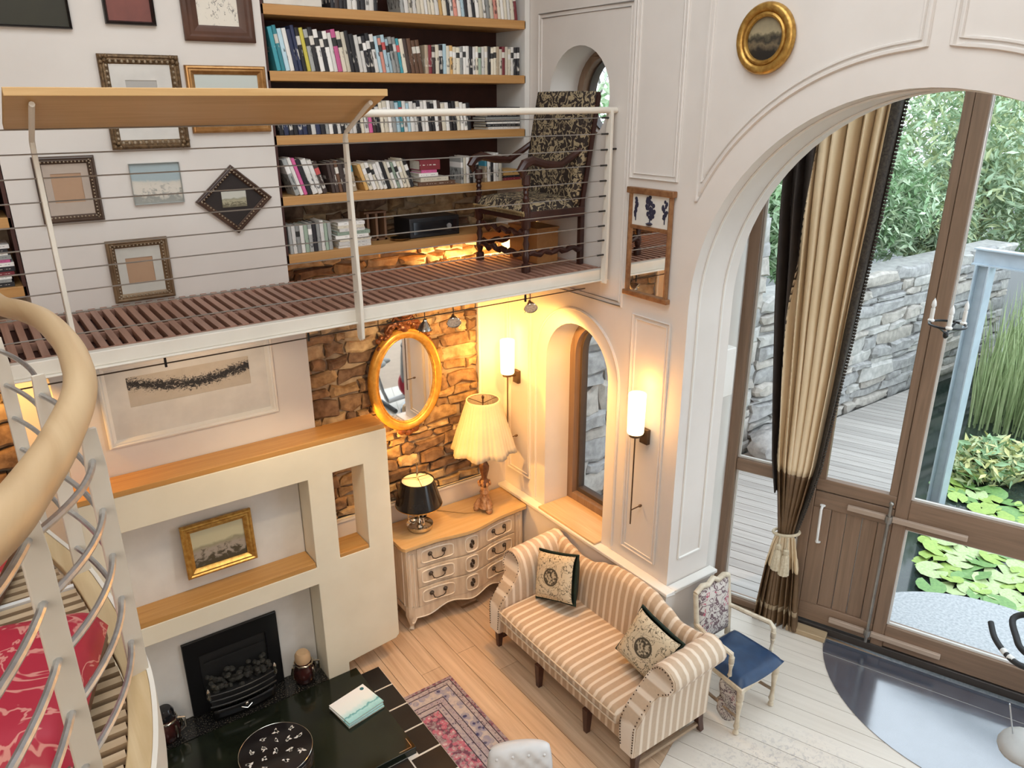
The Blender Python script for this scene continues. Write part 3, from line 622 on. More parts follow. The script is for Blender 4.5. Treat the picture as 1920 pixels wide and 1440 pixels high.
def bookmat(c, v):
    k = (c, v)
    if k in BM: return BM[k]
    m, nt, bs = new_mat('book_cover_%s_%d' % (CN[c].replace(' ','_'), v), .55)
    s = sep(nt, coords(nt, kind='Generated')); z = s[2]; g = coords(nt, (60,60,18)); base = CV[c]
    lum = sum(base); ink = (.03,.03,.03) if lum > 1.0 else (.78,.74,.66)
    acc = [(.62,.10,.10),(.05,.25,.35),(.70,.60,.3),(.85,.83,.8)][(v*7+ord(c)) % 4]
    col = base
    if v in (0, 2):
        bnd = ramp(nt, z, [(.60, (0,0,0)),(.61, (1,1,1)),(.80, (1,1,1)),(.81,(0,0,0))]); col = mixc(nt, bnd, col, acc if v == 0 else ink)
    txt = mth(nt, 'MULTIPLY', ramp(nt, noise(nt, g, 1.0, 2), [(.50,(0,0,0)),(.55,(1,1,1))]), ramp(nt, z, [(.14+.1*v,(0,0,0)),(.16+.1*v,(1,1,1)),(.55,(1,1,1)),(.57,(0,0,0))]))
    col = mixc(nt, mth(nt, 'MULTIPLY', txt, .8), col, ink)
    oi = _n(nt, 'ShaderNodeObjectInfo'); h = _n(nt, 'ShaderNodeHueSaturation'); nt.links.new(col, h.inputs['Color']); nt.links.new(mth(nt, 'MULTIPLY_ADD', oi.outputs['Random'], .4, .8), h.inputs['Value'])
    nt.links.new(h.outputs['Color'], bs.inputs['Base Color']); BM[k] = m; return m
PAGES = mat('book_pages', (.74,.70,.60), (.66,.61,.50), .9, scale=40, stretch=(8,1,1))
def book(x, z, w, h, dpt, c, lean=0.0, yf=5.155, label=None, group=None):
    # an upright book: hollow-backed cover, rounded spine towards the room
    b = B(); t = min(.004, w*.12); n = 5
    prof = [(-w/2, dpt)]+[(-w/2+w*i/n, -.006*sin(pi*i/n)) for i in range(n+1)]+[(w/2, dpt), (w/2-t, dpt), (w/2-t, .012), (-w/2+t, .012), (-w/2+t, dpt)]
    b.plate(prof, [], lambda u, v, q: (u, v, q), 0, h)
    o = b.done('book', bookmat(c, rnd.randrange(4)), None)
    pg = B().box(-w/2+t, w/2-t, .011, dpt-.004, .004, h-.004)
    OFF[o.name] = Vector(((-w/2+w/2)/2, (min(p[1] for p in prof)+dpt)/2, 0))
    pg.done('pages', PAGES, o)
    q = OFF[o.name]; R = Matrix.Rotation(lean, 3, 'Y'); xx = x+(0 if lean == 0 else 0)
    lift = abs(sin(lean))*w/2 + .001
    p = R@Vector((0, q.y, 0)); o.location = (xx, yf+q.y, z+lift); o.rotation_euler = (0, lean, rnd.uniform(-.02,.02) if not lean else 0)
    return tag(o, label, 'book', group)
def lay(x0, x1, z, th, dpt, c, rz=0, yf=5.16):
    b = B(); w = x1-x0; t = min(.004, th*.15)
    b.plate([(0,0),(dpt,0),(dpt,t),(.012,t),(.012,th-t),(dpt,th-t),(dpt,th),(0,th)], [], lambda u, v, q: (q, u, v), -w/2, w/2)
    o = b.done('book', bookmat(c, 3), None); OFF[o.name] = Vector((0, dpt/2, 0))
    B().box(-w/2+.004, w/2-.004, .011, dpt-.004, t, th-t).done('pages', PAGES, o)
    o.location = ((x0+x1)/2, yf+dpt/2, z+.0005); o.rotation_euler = (0,0,rz); return o
def row(shelf, z, x, seq, hs, wr, gap=.0015, dpt=.17, start=0, lean=0.0, xend=None, where='right bookcase'):
    for i, c in enumerate(seq):
        if c == ' ': x += .03; continue
        w = rnd.uniform(*wr); h = (hs[0]+(hs[1]-hs[0])*i/max(1, len(seq)-1))*rnd.uniform(.93,1.05)
        if xend and x+w > xend: break
        ln = lean
        adv = w/max(.5, cos(ln))
        x0 = x+w/2
        book(x0, z, w, h, dpt*rnd.uniform(.92,1.05), c, ln, label='%s book, %s from left on %s, %s' % (CN[c], ordw(start+i), shelf, where), group='books on the '+shelf+' of the '+where)
        x += adv+gap+(.002 if ln else 0)
    return x
rnd.seed(5)
x = row('topmost visible shelf', SZ[4], 2.24, 'kdkkwwkkwwk', (.22,.22), (.022,.034))
row('topmost visible shelf', SZ[4], 2.75, 'gwcwccwccwockwswlkwkwcwgcscwcwcrr', (.22,.22), (.021,.032), start=11, xend=3.75, lean=-.12)
x = row('second shelf down', SZ[3], 1.845, 'ttlwnnkygkwkwwpcckkwwkkwlsllggtcdbbb', (.27,.215), (.020,.030), lean=-.15)
row('second shelf down', SZ[3], x+.012, 'mrdcklcoccgwwkwcewckccmcrccwkk', (.19,.19), (.021,.031), start=36, xend=3.76)
row('third shelf down', SZ[2], 1.82, 'knkknnkwnkgwkwkkwwkcwpdkccwgltwlwwkwwkkwdcwkkcwwkg', (.21,.20), (.021,.032), lean=-.08, xend=3.33)
row('fourth shelf down', SZ[1], 1.885, 'gwpkwwd', (.26,.22), (.022,.036), lean=-.30)
row('fourth shelf down', SZ[1], 2.15, 'ddbddm', (.20,.22), (.022,.034), start=7, lean=-.16)
row('fourth shelf down', SZ[1], 2.40, 'ocwcwwkcwewcckkw', (.19,.21), (.018,.028), start=13, lean=-.32, xend=2.80)
row('fourth shelf down', SZ[1], 3.20, 'gcwkgw', (.20,.18), (.02,.03), start=29)
row('fourth shelf down', SZ[1], 3.42, 'mwkwwc', (.20,.21), (.02,.03), start=35, xend=3.595)
row('bottom shelf', SZ[0], 1.81, 'gwgwegkgweggw', (.20,.20), (.020,.027), lean=-.03, xend=2.125)
zz = SZ[1]
for i, (a, b_, th, c, lb) in enumerate(((2.83,3.15,.03,'b','brown book at the bottom of the lying pile'),(2.85,3.09,.032,'c','cream book second in the lying pile'),(2.84,3.00,.03,'w','white book third in the lying pile'),(2.86,2.99,.02,'p','pink book fourth in the lying pile'),(2.85,3.02,.07,'r','thick dark red book topping the lying pile'))):
    tag(lay(a, b_, zz, th, .17, c), lb+' on the fourth shelf down', 'book', 'lying pile on the fourth shelf'); zz += th+.001
zz = SZ[1]
for i, (a, b_, th, c) in enumerate(((3.60,3.77,.02,'r'),(3.60,3.77,.015,'k'),(3.60,3.75,.045,'o'))):
    tag(lay(a, b_, zz, th, .16, c), '%s book in the small pile seen above the carved chair seat' % CN[c], 'book', 'pile beside the carved chair'); zz += th+.001
zz = SZ[2]
for i, c in enumerate('wkwkgkwkk'):
    th = rnd.uniform(.012,.02); tag(lay(3.44+rnd.uniform(0,.03), 3.76, zz, th, .2, c, rnd.uniform(-.05,.05)), '%s magazine, %s from the bottom of the stack at the third shelf end' % (CN[c], ordw(i)), 'magazine', 'magazine stack on the third shelf'); zz += th+.001
zz = SZ[0]
for i, c in enumerate('wwcwewcw'):
    th = rnd.uniform(.016,.028); a = rnd.uniform(0,.04); tag(lay(2.15+a, 2.40+a-.05*(i>4), zz, th, .18, c, rnd.uniform(-.06,.06)), '%s book, %s from the bottom of the lying pile on the bottom shelf' % (CN[c], ordw(i)), 'book', 'lying pile on the bottom shelf'); zz += th+.001
row('upper visible shelf', SZ[1], -.18, 'kwdkwkkgcwkdk', (.27,.25), (.022,.034), lean=.04, where='left bookcase', xend=.215)
zz = SZ[0]
for i, c in enumerate('kgwrkwpgwkw'):
    th = rnd.uniform(.014,.028); a = rnd.uniform(0,.05); tag(lay(-.10+a, .17+a*.8, zz, th, .2, c, rnd.uniform(-.05,.05)), '%s book, %s from the bottom of the pile at the left frame edge' % (CN[c], ordw(i)), 'book', 'lying pile in the left bookcase'); zz += th+.001
# other things on the shelves
t = thing('storage_box', 'cream flat box lying at the left end of the topmost shelf', 'box', (1.99,5.3,SZ[4])); B().box(1.80,2.18,5.15,5.42,SZ[4]+.002,SZ[4]+.05).done('box_body', mat('cream_card', (.78,.74,.66)), t, bev=.003); B().box(1.795,2.185,5.145,5.425,SZ[4]+.045,SZ[4]+.075).done('box_lid', mat('cream_card_lid', (.80,.77,.70)), t, bev=.003)
t = thing('music_centre', 'long black hi-fi box standing on the bottom shelf before the stone', 'stereo', (2.98,5.32,SZ[0])); B().box(2.76,3.20,5.20,5.46,SZ[0]+.002,SZ[0]+.15).done('case', mat('black_plastic', (.012,.012,.014), rough=.4), t, bev=.006); B().box(2.79,3.17,5.192,5.202,SZ[0]+.03,SZ[0]+.12).done('front_panel', mat('gloss_black', (.01,.01,.012), rough=.12), t); b = B(); b.cyl((3.1,5.185,SZ[0]+.075),(3.1,5.2,SZ[0]+.075),.02); b.done('dial', STEEL, t)
t = thing('small_wooden_rack', 'small dark wooden rack behind the railing post on the bottom shelf', 'rack', (2.53,5.36,SZ[0]))
for x in (2.46,2.53,2.60): B().box(x,x+.018,5.30,5.42,SZ[0]+.002,SZ[0]+.2).done('upright', mat('brown_rack', (.20,.10,.05)), t)
B().box(2.45,2.63,5.30,5.42,SZ[0]+.002,SZ[0]+.015).done('rack_base', mat('brown_rack', (.20,.10,.05)), t); B().box(2.45,2.63,5.32,5.40,SZ[0]+.2,SZ[0]+.212).done('rack_top', mat('brown_rack', (.20,.10,.05)), t)
tag(B().lathe([(.04,0),(.045,.004),(.075,.018),(.078,.02),(.07,.018),(.042,.008),(.001,.008)], (2.68,5.21,SZ[0]+.002), 20).done('silver_dish', SILVER), 'small silver dish at the front of the bottom shelf', 'dish')
t = thing('wooden_box', 'plain brown wooden box on the deck beneath the carved chair', 'box', (3.60,4.76,ZG)); BXW = wood('plain_box_wood', (.42,.20,.07), (.34,.15,.05), 'y', .5, .1); B().box(3.50,3.70,4.58,4.94,ZG,ZG+.25).done('box_body', BXW, t, bev=.004); B().box(3.49,3.705,4.57,4.95,ZG+.25,ZG+.268).done('box_lid', BXW, t, bev=.004)
# ---------------------------------------------------------------- pictures
def framed(name, label, cat, cx, cz, w, h, fw, fmat, img, y=YC, depth=.03, matw=0.0, matm=None, rot=0.0, tilt=0.0, ornate=0, inner=None, cornerblk=False):
    t = thing(name, label, cat, (cx, y-.002, cz-h/2), rot=(tilt, rot, 0))
    z0 = h/2
    def P(u, v, q): return (u, -q, v+z0)
    ou = rect(-w/2,w/2,-h/2,h/2)
    # moulded frame: stepped rings
    steps = [(0,.55,depth*.7),(.3,1.0,depth)] if fw > .012 else [(0,1.0,depth)]
    b = B(); i0 = rect(-w/2+fw,w/2-fw,-h/2+fw,h/2-fw)
    prof = [(0,0),(0,depth*.65),(.12,depth*.9),(.28,depth),(.42,depth*.78),(.60,depth*.85),(.82,depth*.5),(1,depth*.3),(1,0)]
    vs = []
    for k, q in prof:
        e = fw*k
        vs += [P(-w/2+e,-h/2+e,q), P(w/2-e,-h/2+e,q), P(w/2-e,h/2-e,q), P(-w/2+e,h/2-e,q)]
    fs = [(i*4+j, i*4+(j+1)%4, (i+1)*4+(j+1)%4, (i+1)*4+j) for i in range(len(prof)-1) for j in range(4)]
    b.add(vs, fs)
    b.done('frame', fmat, t, world=False, ang=25)
    if ornate:
        b = B(); n = ornate
        for sgn, horiz in ((1,1),(-1,1),(1,0),(-1,0)):
            L = (w if horiz else h)-fw*.6; k = max(6, int(L/n))
            for i in range(k):
                u = -L/2+L*(i+.5)/k; q = fw*.72
                c = P(u, sgn*(h/2-q), depth*.75) if horiz else P(sgn*(w/2-q), u, depth*.75)
                b.ell(c, n*.30, depth*.22, n*.30, 6, 4)
        b.done('beading', mat('worn_gilt_bead', (.42,.34,.24), (.25,.18,.11), .45, .4), t, world=False, kind='stuff')
        if cornerblk:
            b = B()
            for sx in (-1,1):
                for sz in (-1,1):
                    for a, c_ in ((.25,.25),(.7,.2),(.2,.7),(.55,.55)): b.ell(P(sx*(w/2-fw*a*1.2), sz*(h/2-fw*c_*1.2), depth*.9), fw*.26, depth*.35, fw*.26, 8, 5)
            b.done('corner_ornament', GOLDD, t, world=False, kind='stuff')
    iw, ih = w-2*fw, h-2*fw
    if matw:
        B().plate(rect(-iw/2,iw/2,-ih/2,ih/2), [inner] if inner else [rect(-iw/2+matw,iw/2-matw,-ih/2+matw,ih/2-matw)], P, .002, .008).done('mount', matm, t, world=False)
    q = inner or rect(-iw/2+matw, iw/2-matw, -ih/2+matw, ih/2-matw)
    B().plate(q, [], P, .001, .004).done('picture', img, t, world=False)
    return t
MTAN = mat('tan_mount', (.50,.41,.34), rough=.9); MWHITE = mat('off_white_mount', (.74,.71,.66), rough=.9); MGREY = mat('pale_grey_mount', (.62,.60,.54), rough=.9); MBLK = mat('black_mount', (.02,.012,.01), rough=.6)
BRF = mat('brown_wood_frame', (.11,.045,.025), (.07,.028,.015), .4); DKF = mat('dark_picture_frame', (.02,.014,.012), rough=.35); GLDF = mat('warm_gilt_frame', (.50,.27,.10), (.36,.17,.05), .35, .6, 20)
framed('dark_painting', 'large dark painting at the top left corner of the picture wall', 'painting', .40, 5.15, .63, .76, .012, DKF, picture('dark_oil', 'plain', [(.035,.032,.012),(.02,.018,.01)]))
framed('portrait', 'small portrait in a black frame high on the picture wall', 'painting', 1.016, 4.99, .265, .37, .02, DKF, picture('portrait_oil', 'head', [(.26,.08,.06),(.16,.05,.04),(.32,.28,.22)]))
framed('ink_sketch', 'ink sketch in a wide dark brown frame nearest the bookcase', 'drawing', 1.503, 5.02, .415, .57, .088, BRF, picture('ink_drawing', 'sketch', [(.78,.72,.62),(.05,.045,.04)], 2.0))
framed('ornate_picture', 'tall mounted print in an ornate gilded frame, half hidden by the counter', 'print', 1.023, 4.395, .43, .515, .052, GOLDD, picture('etching', 'land', [(.45,.43,.40),(.25,.24,.22),(.35,.33,.3),(.1,.1,.1)], 1.0), matw=.11, matm=MWHITE, inner=rect(-.088,.080,-.02,.12), ornate=.03, cornerblk=True)
framed('landscape_painting', 'pale landscape in a warm gold frame beside the bookcase', 'painting', 1.507, 4.41, .48, .385, .05, GLDF, picture('pale_sea', 'land', [(.58,.62,.58),(.66,.60,.42),(.45,.60,.58),(.5,.5,.4)], 3.0))
framed('beaded_picture', 'square tan picture in a beaded dark frame behind the left railing post', 'print', .545, 3.932, .312, .365, .042, mat('dark_beaded_frame', (.10,.06,.04), (.06,.035,.022), .4), picture('tan_sheet', 'plain', [(.46,.29,.18),(.42,.26,.16)]), matw=.05, matm=MTAN, inner=rect(-.078,.075,-.072,.088), ornate=.018)
framed('canvas_seascape', 'small unframed pale seascape canvas between the square print and the diamond', 'painting', 1.017, 3.938, .283, .238, .004, mat('canvas_edge', (.5,.52,.5)), picture('pale_harbour', 'land', [(.36,.44,.46),(.62,.58,.50),(.66,.61,.53),(.30,.30,.27)], 5.0), depth=.02)
t = framed('diamond_picture', 'small view mounted in a dark diamond shaped frame', 'print', 1.463, 3.811, .318, .318, .036, mat('diamond_frame', (.10,.055,.035), (.05,.025,.018), .35), MBLK, ornate=.02)
for o in t.children:
    for v in o.data.vertices:
        p = v.co - Vector((0,0,.159)); v.co = Vector((1.07*(p.x-p.z)*.7071, p.y, .159+.95*(p.x+p.z)*.7071))
B().plate(rect(-.078,.076,.112,.210), [], lambda u, v, q: (u, -q, v), .003, .009).done('picture', picture('small_view', 'land', [(.55,.54,.47),(.30,.29,.2),(.40,.36,.24),(.15,.13,.08)], 7.0), t, world=False)
framed('beaded_picture', 'square tan picture in a beaded dull gold frame, lowest on the gallery wall', 'print', .848, 3.434, .346, .374, .048, mat('dull_gold_frame', (.26,.17,.09), (.14,.085,.045), .4, .3), picture('tan_sheet2', 'plain', [(.48,.31,.19),(.43,.27,.17)]), matw=.05, matm=MGREY, inner=rect(-.078,.075,-.085,.075), ornate=.02)
framed('winter_hedge_picture', 'wide winter branches picture in a broad white frame above the mantel ledge', 'picture', 1.034, 2.602, 1.10, .57, .05, WHITE, picture('ink_branches', 'branch', [(.62,.55,.47),(.50,.43,.33),(.02,.018,.02)], 2.3), matw=.1, matm=MWHITE, inner=rect(-.385,.385,-.035,.165))
# ================================================================ FIREPLACE
YF = 4.871
fp = thing('fireplace', 'freestanding cream plaster fireplace wall with niches and oak ledges', 'fireplace', (1.25,4.98,0))
out = [(.20,0),(1.842,0),(1.842,.135),(2.27,.178),(2.30,.21),(2.30,2.085),(.20,2.085)]
niche = rect(.33,1.661,1.10,1.838); slot = rect(1.851,2.096,1.115,1.843)
fo = [(.20,0),(.20,2.085),(2.30,2.085),(2.30,.21),(2.27,.178),(1.842,.135),(1.842,0),(1.661,0),(1.661,.955),(.36,.955),(.36,0)]
B().plate(fo, [niche, slot], XZ, YF, YC-.004).done('plaster_body', PLAST, fp, bev=.012)
B().box(.34,1.655,YC-.035,YC-.006,1.10,1.838).done('niche_back', mat('niche_plaster', (.76,.73,.68), (.70,.67,.62), .7), fp)
B().box(.37,1.655,YC-.035,YC-.006,.07,.955).done('fire_recess_back', mat('niche_plaster', (.76,.73,.68)), fp)
B().box(.20,2.29,YF+.004,YC-.006,2.085,2.125).done('mantel_ledge', OAK, fp, bev=.004)
B().box(.335,1.656,YF+.004,YC-.036,1.10,1.142).done('niche_shelf', OAK, fp, bev=.003)
B().box(1.855,2.092,YF+.004,YC-.02,1.115,1.147).done('slot_sill', OAK, fp, bev=.003)
gf = thing('grate_fire', 'black cast iron gas fire with coals set in the fireplace recess', 'fire', (1.02,4.98,.06))
B().plate(rect(.672,1.366,.07,.722), [rect(.775,1.265,.16,.58)], XZ, YC-.06, YC-.037).done('surround', mat('black_enamel', (.008,.008,.009), rough=.3), gf, bev=.004)
B().box(.80,1.24,YC-.072,YC-.066,.50,.515).box(.775,1.265,YC-.042,YC-.038,.16,.58).done('canopy', mat('dull_black', (.012,.012,.012), rough=.6), gf)
b = B(); r = random.Random(4)
for i in range(70):
    b.ell((r.uniform(.80,1.24), r.uniform(4.93,5.05), r.uniform(.30,.40)+.03*sin(i)), r.uniform(.018,.028), r.uniform(.018,.028), r.uniform(.014,.022), 6, 4)
b.done('coals', mat('gas_coal', (.035,.033,.025), (.012,.012,.011), .8, scale=18), gf, kind='stuff', flat=True)
B().box(.79,1.25,4.92,5.07,.20,.30).done('coal_bed', mat('dull_black', (.012,.012,.012)), gf)
def bowbar(z, r, y=4.885, m=BLACK, nm='front_bar'):
    return B().tube([(.775+.49*i/12, y+.035*(2*i/12-1)**2, z) for i in range(13)], r, 6).done(nm, m, gf)
for z in (.315,.265,.215): bowbar(z, .008)
b = B()
b.grid(lambda u, v: (.79+.46*u, 4.90+.03*(2*u-1)**2-.02*v, .08+.10*v), 13, 4); b.done('ash_pan', mat('black_enamel', (.008,.008,.009)), gf, thick=.006)
for x in (.775,1.265): B().lathe([(.012,.0),(.016,.02),(.008,.04),(.014,.06),(.012,.08),(.001,.10)], (x,4.915,.29), 10).done('finial', SILVER, gf)
b = B(); b.ell((1.02,4.875,.165),.014,.012,.014); b.tube([(.98,4.885,.14),(1.02,4.87,.125),(1.06,4.885,.14)],.004,6); b.done('ash_pan_knob', SILVER, gf)
hs = thing('hearth_slab', 'low polished black granite hearth slab in front of the fire', 'hearth', (1.1,4.4,0))
B().box(.20,1.895,3.858,4.868,0,.06).done('slab', mat('hearth_granite', (.006,.008,.005), (.014,.018,.010), .13, 0, 5), hs, bev=.004)
B().box(.365,1.656,4.868,YC-.037,.0,.066).done('back_hearth', mat('speckled_granite', (.010,.010,.010), (.16,.14,.10), .15, 0, 90, lo=.55, hi=.72), hs)
b = B(); b.box(1.77,1.872,3.876,3.881,.0595,.0612).box(1.867,1.872,3.876,3.97,.0595,.0612); b.done('corner_glints', SILVER, hs)  # reflections at the slab corner, built as thin silver strips
ht = thing('hearth_tiles', 'black stone tiles with white joints edging the hearth slab', 'tiles', (2.0,4.2,0))
TL = mat('black_tile', (.005,.005,.006), (.009,.009,.010), .45)
B().box(.20,2.074,3.1,3.856,0,.006).box(1.897,2.074,3.856,4.83,0,.006).done('joint', mat('white_grout', (.72,.69,.63)), ht)
for i in range(4): B().box(1.90,2.070,4.590-.252*i, 4.826-.252*i, .0,.009).done('tile', TL, ht)
for j in range(3):
    for i in range(7): B().box(2.07-.252*(i+1)+.012,2.07-.252*i,3.816-.252*(j+1)+.014,(3.851 if j == 0 and i > 0 else 3.816-.252*j),0,.009).done('tile', TL, ht)
# niche painting leaning on its shelf
framed('gilt_landscape', 'small lake landscape in a gilded frame leaning in the fireplace niche', 'painting', 1.035, 1.462, .485, .40, .062, GOLD, picture('lake_oil', 'land', [(.55,.50,.32),(.30,.27,.17),(.36,.30,.24),(.07,.055,.03)], 9.0), y=5.035, depth=.035, tilt=-.06)
def jug(x, y, top, label):
    t = thing('silver_mounted_jug', label, 'jug', (x,y,.066))
    B().lathe([(.06,0),(.075,.02),(.085,.07),(.08,.13),(.06,.17),(.058,.19)], (x,y,.066), 18).done('body', mat('dark_red_glaze', (.05,.012,.01), (.02,.008,.008), .15), t)
    B().lathe([(.058,.19),(.062,.20),(.060,.25),(.045,.275),(.001,.28)], (x,y,.066), 18).done('lid', top, t)
    b = B(); b.tube([(x+.07*cos(a*pi/8), y+.07*sin(a*pi/8), .066+.175+.008*(a%2)) for a in range(16)], .009, 6, True)
    for a in (0,2,3,5): b.tube([(x+.085*cos(a*1.05), y+.085*sin(a*1.05), .066+.16),(x+.095*cos(a*1.05), y+.095*sin(a*1.05), .066+.11),(x+.087*cos(a*1.05), y+.087*sin(a*1.05), .066+.05)], [.010,.012,.006], 6)
    b.done('silver_mount', SILVER, t)
    B().tube([(x+.06,y-.02,.24),(x+.115,y-.035,.23),(x+.115,y-.035,.15),(x+.08,y-.025,.12)], .008, 6).done('handle', SILVER, t)
    return t
jug(.478,4.965,mat('black_glaze', (.01,.01,.012), rough=.1), 'dark silver mounted jug with a black lid left of the fire')
jug(1.50,4.965,mat('cork_top', (.55,.36,.2), rough=.8), 'dark silver mounted jug with a pale cork top right of the fire')
# brochures and round lacquer box on the slab
BRO = [new_mat('sea_brochure', .25), None]
m, nt, bs = BRO[0]; s_ = sep(nt, coords(nt, kind='Generated')); k = mth(nt, 'ADD', s_[1], mth(nt, 'MULTIPLY', mth(nt, 'SUBTRACT', noise(nt, coords(nt, (3,1,1), 'Generated'), 2.5, 2), .5), .22))
nt.links.new(ramp(nt, k, [(.0,(.30,.62,.66)),(.18,(.42,.76,.80)),(.235,(.10,.36,.42)),(.27,(.50,.80,.84)),(.45,(.80,.90,.92)),(1,(.88,.90,.92))]), bs.inputs['Base Color'])
for i, (dx, dy, rz, lab) in enumerate(((.0,.0,.14,'lowest sea brochure of the pile on the hearth slab'),(-.005,.004,.18,'middle sea brochure of the pile on the hearth slab'),(.0,.012,.20,'pale blue sea brochure topping the pile on the hearth slab'))):
    t = thing('brochure', lab, 'brochure', (1.71+dx,4.445+dy,.0612+.014*i), rz=rz, group='brochures on the hearth slab')
    B().box(-.155,.155,-.13,.13,0,.010).done('pages', PAGES, t, world=False); B().box(-.157,.157,-.132,.132,.010,.013).done('cover', m, t, world=False)
    if i == 2: B().lathe([(.016,0),(.016,.001),(.001,.001)], (.12,.095,.013), 16).done('emblem', mat('teal_emblem', (.03,.16,.20)), t, world=False)
bx = thing('lacquer_box', 'round black lacquer box with white flower motifs on the hearth slab', 'box', (1.035,4.285,.06))
LQ = mat('black_lacquer', (.008,.007,.008), (.015,.012,.013), .15)
B().lathe([(.24,0),(.245,.01),(.245,.10),(.24,.105)], (1.035,4.285,.06), 40).done('box_body', mat('figured_lacquer', (.02,.016,.016), (.22,.19,.18), .3, 0, 30, lo=.5, hi=.62), bx)
B().lathe([(.247,.105),(.25,.11),(.25,.13),(.246,.137),(.238,.138),(.001,.140)], (1.035,4.285,.06), 40).done('box_lid', LQ, bx)
B().tube([(1.035+.247*cos(a*pi/30), 4.285+.247*sin(a*pi/30), .196) for a in range(60)], .0022, 5, True).done('lid_rim', SILVER, bx)
b = B(); r = random.Random(2)
for (u, v) in ((-.05,.14),(.05,.15),(.15,.12),(-.15,.06),(-.06,.05),(.03,.075),(.10,.04),(.17,.02),(-.19,-.03),(-.09,-.04),(0,-.02),(.08,-.06),(-.12,-.12),(.02,-.13),(.14,-.11)):
    for k in range(6):
        a = r.uniform(0,6.3); L = r.uniform(.014,.034); w = r.uniform(.004,.007); c = Vector((1.035+u+r.uniform(-.008,.008), 4.285+v+r.uniform(-.008,.008), .1995)); d1 = Vector((cos(a),sin(a),0)); d2 = Vector((-sin(a),cos(a),0))
        b.add([c-d2*w, c+d1*L*.5-d2*w*1.3, c+d1*L, c+d1*L*.5+d2*w*1.3, c+d2*w]+[q+Vector((0,0,.0008)) for q in (c-d2*w, c+d1*L*.5-d2*w*1.3, c+d1*L, c+d1*L*.5+d2*w*1.3, c+d2*w)], [(0,1,2,3,4),(9,8,7,6,5),(0,1,6,5),(1,2,7,6),(2,3,8,7),(3,4,9,8),(4,0,5,9)])
b.done('flower_motifs', mat('mother_of_pearl', (.82,.80,.76), rough=.3), bx, kind='stuff')
# rug
rg = thing('rug', 'worn red and blue bordered oriental rug beside the black hearth', 'rug', (2.30,3.3,0))
def rugmat(name, bgc, f1, f2, sc):
    m, nt, bs = new_mat(name, .95); v = coords(nt); vr = _n(nt, 'ShaderNodeTexVoronoi'); vr.inputs['Scale'].default_value = sc; nt.links.new(v, vr.inputs['Vector'])
    c = ramp(nt, vr.outputs['Distance'], [(.22,f1),(.30,bgc),(.52,bgc),(.60,f2)]); n1 = noise(nt, v, 40, 3)
    c = mixc(nt, ramp(nt, n1, [(.45,(0,0,0)),(.62,(.75,.75,.75))]), c, (.38,.33,.32)); nt.links.new(c, bs.inputs['Base Color']); bump(nt, bs, n1, .4, .004); return m
RX0, RX1, RY0, RY1 = 2.075, 2.50, 1.7, 4.39
bands = [(.0,.03,rugmat('rug_edge', (.20,.06,.09),(.14,.10,.14),(.30,.22,.24),30)),(.03,.075,rugmat('rug_guard', (.34,.26,.27),(.08,.06,.08),(.45,.38,.36),42)),(.075,.17,rugmat('rug_border', (.28,.26,.33),(.05,.05,.13),(.50,.42,.38),17)),(.17,.22,rugmat('rug_guard2', (.40,.32,.33),(.09,.06,.08),(.30,.24,.28),45)),(.22,.27,rugmat('rug_guard3', (.32,.27,.31),(.10,.07,.10),(.44,.36,.35),38))]
for a, b_, m in bands: B().plate([(RX0,RY0),(RX1-a,RY0),(RX1-a,RY1-a),(RX0,RY1-a),(RX0,RY1-b_),(RX1-b_,RY1-b_),(RX1-b_,RY0+.001),(RX0,RY0+.001)], [], XY, 0, .008).done('border_band', m, rg)
b = B()
for a in (.03,.075,.17,.22,.27): b.box(RX1-a-.003,RX1-a+.003,RY0,RY1-a+.003,.0075,.0095).box(RX0,RX1-a-.003,RY1-a-.003,RY1-a+.003,.0075,.0095)
b.done('guard_lines', mat('rug_line', (.045,.03,.045), rough=.95), rg)
B().box(RX0,RX1-.27,RY0,RY1-.27,0,.008).done('field', rugmat('rug_field', (.46,.12,.17),(.60,.42,.42),(.16,.05,.08),22), rg)
# ================================================================ COMMODE
cm = thing('commode', 'limed serpentine three drawer commode standing under the stone wall', 'chest of drawers', (3.11,5.28,0))
CMW = mat('limed_wood', (.72,.61,.48), (.56,.44,.32), .5, 0, 6, (3,3,.5)); CMT = wood('limed_top', (.68,.47,.24), (.58,.37,.16), 'x', .35, .05); CML = mat('limed_highlight', (.84,.77,.67), (.74,.65,.54), .5)
CX0, CX1, CYF, CYB = 2.50, 3.725, 5.06, 5.478
def yfr(x):
    t = (x-CX0)/(CX1-CX0); return CYF - .045*(.5-.5*cos(2*pi*min(1,max(0,(t-.22)/.56)))) + .012*cos(2*pi*t*1.0)
N = 40
def outl(e): 
    L = [(CX0-e+(CX1-CX0+2*e)*i/N, yfr(CX0+(CX1-CX0)*i/N)-e) for i in range(N+1)]
    if e > .01:
        L[0] = (L[0][0]+.02, L[0][1]); L = [(CX0-e, L[0][1]+.03)]+L; L[-1] = (L[-1][0]-.02, L[-1][1]); L.append((CX1+e, L[-1][1]+.03))
    return L+[(CX1+e,CYB),(CX0-e,CYB)]
B().plate(outl(0), [], XY, .17, .832).done('carcass', CMW, cm)
B().plate(outl(.038), [], XY, .84, .87).done('top', CMT, cm, bev=.008)
B().plate(outl(.018), [], XY, .828, .842).done('top_moulding', CML, cm)
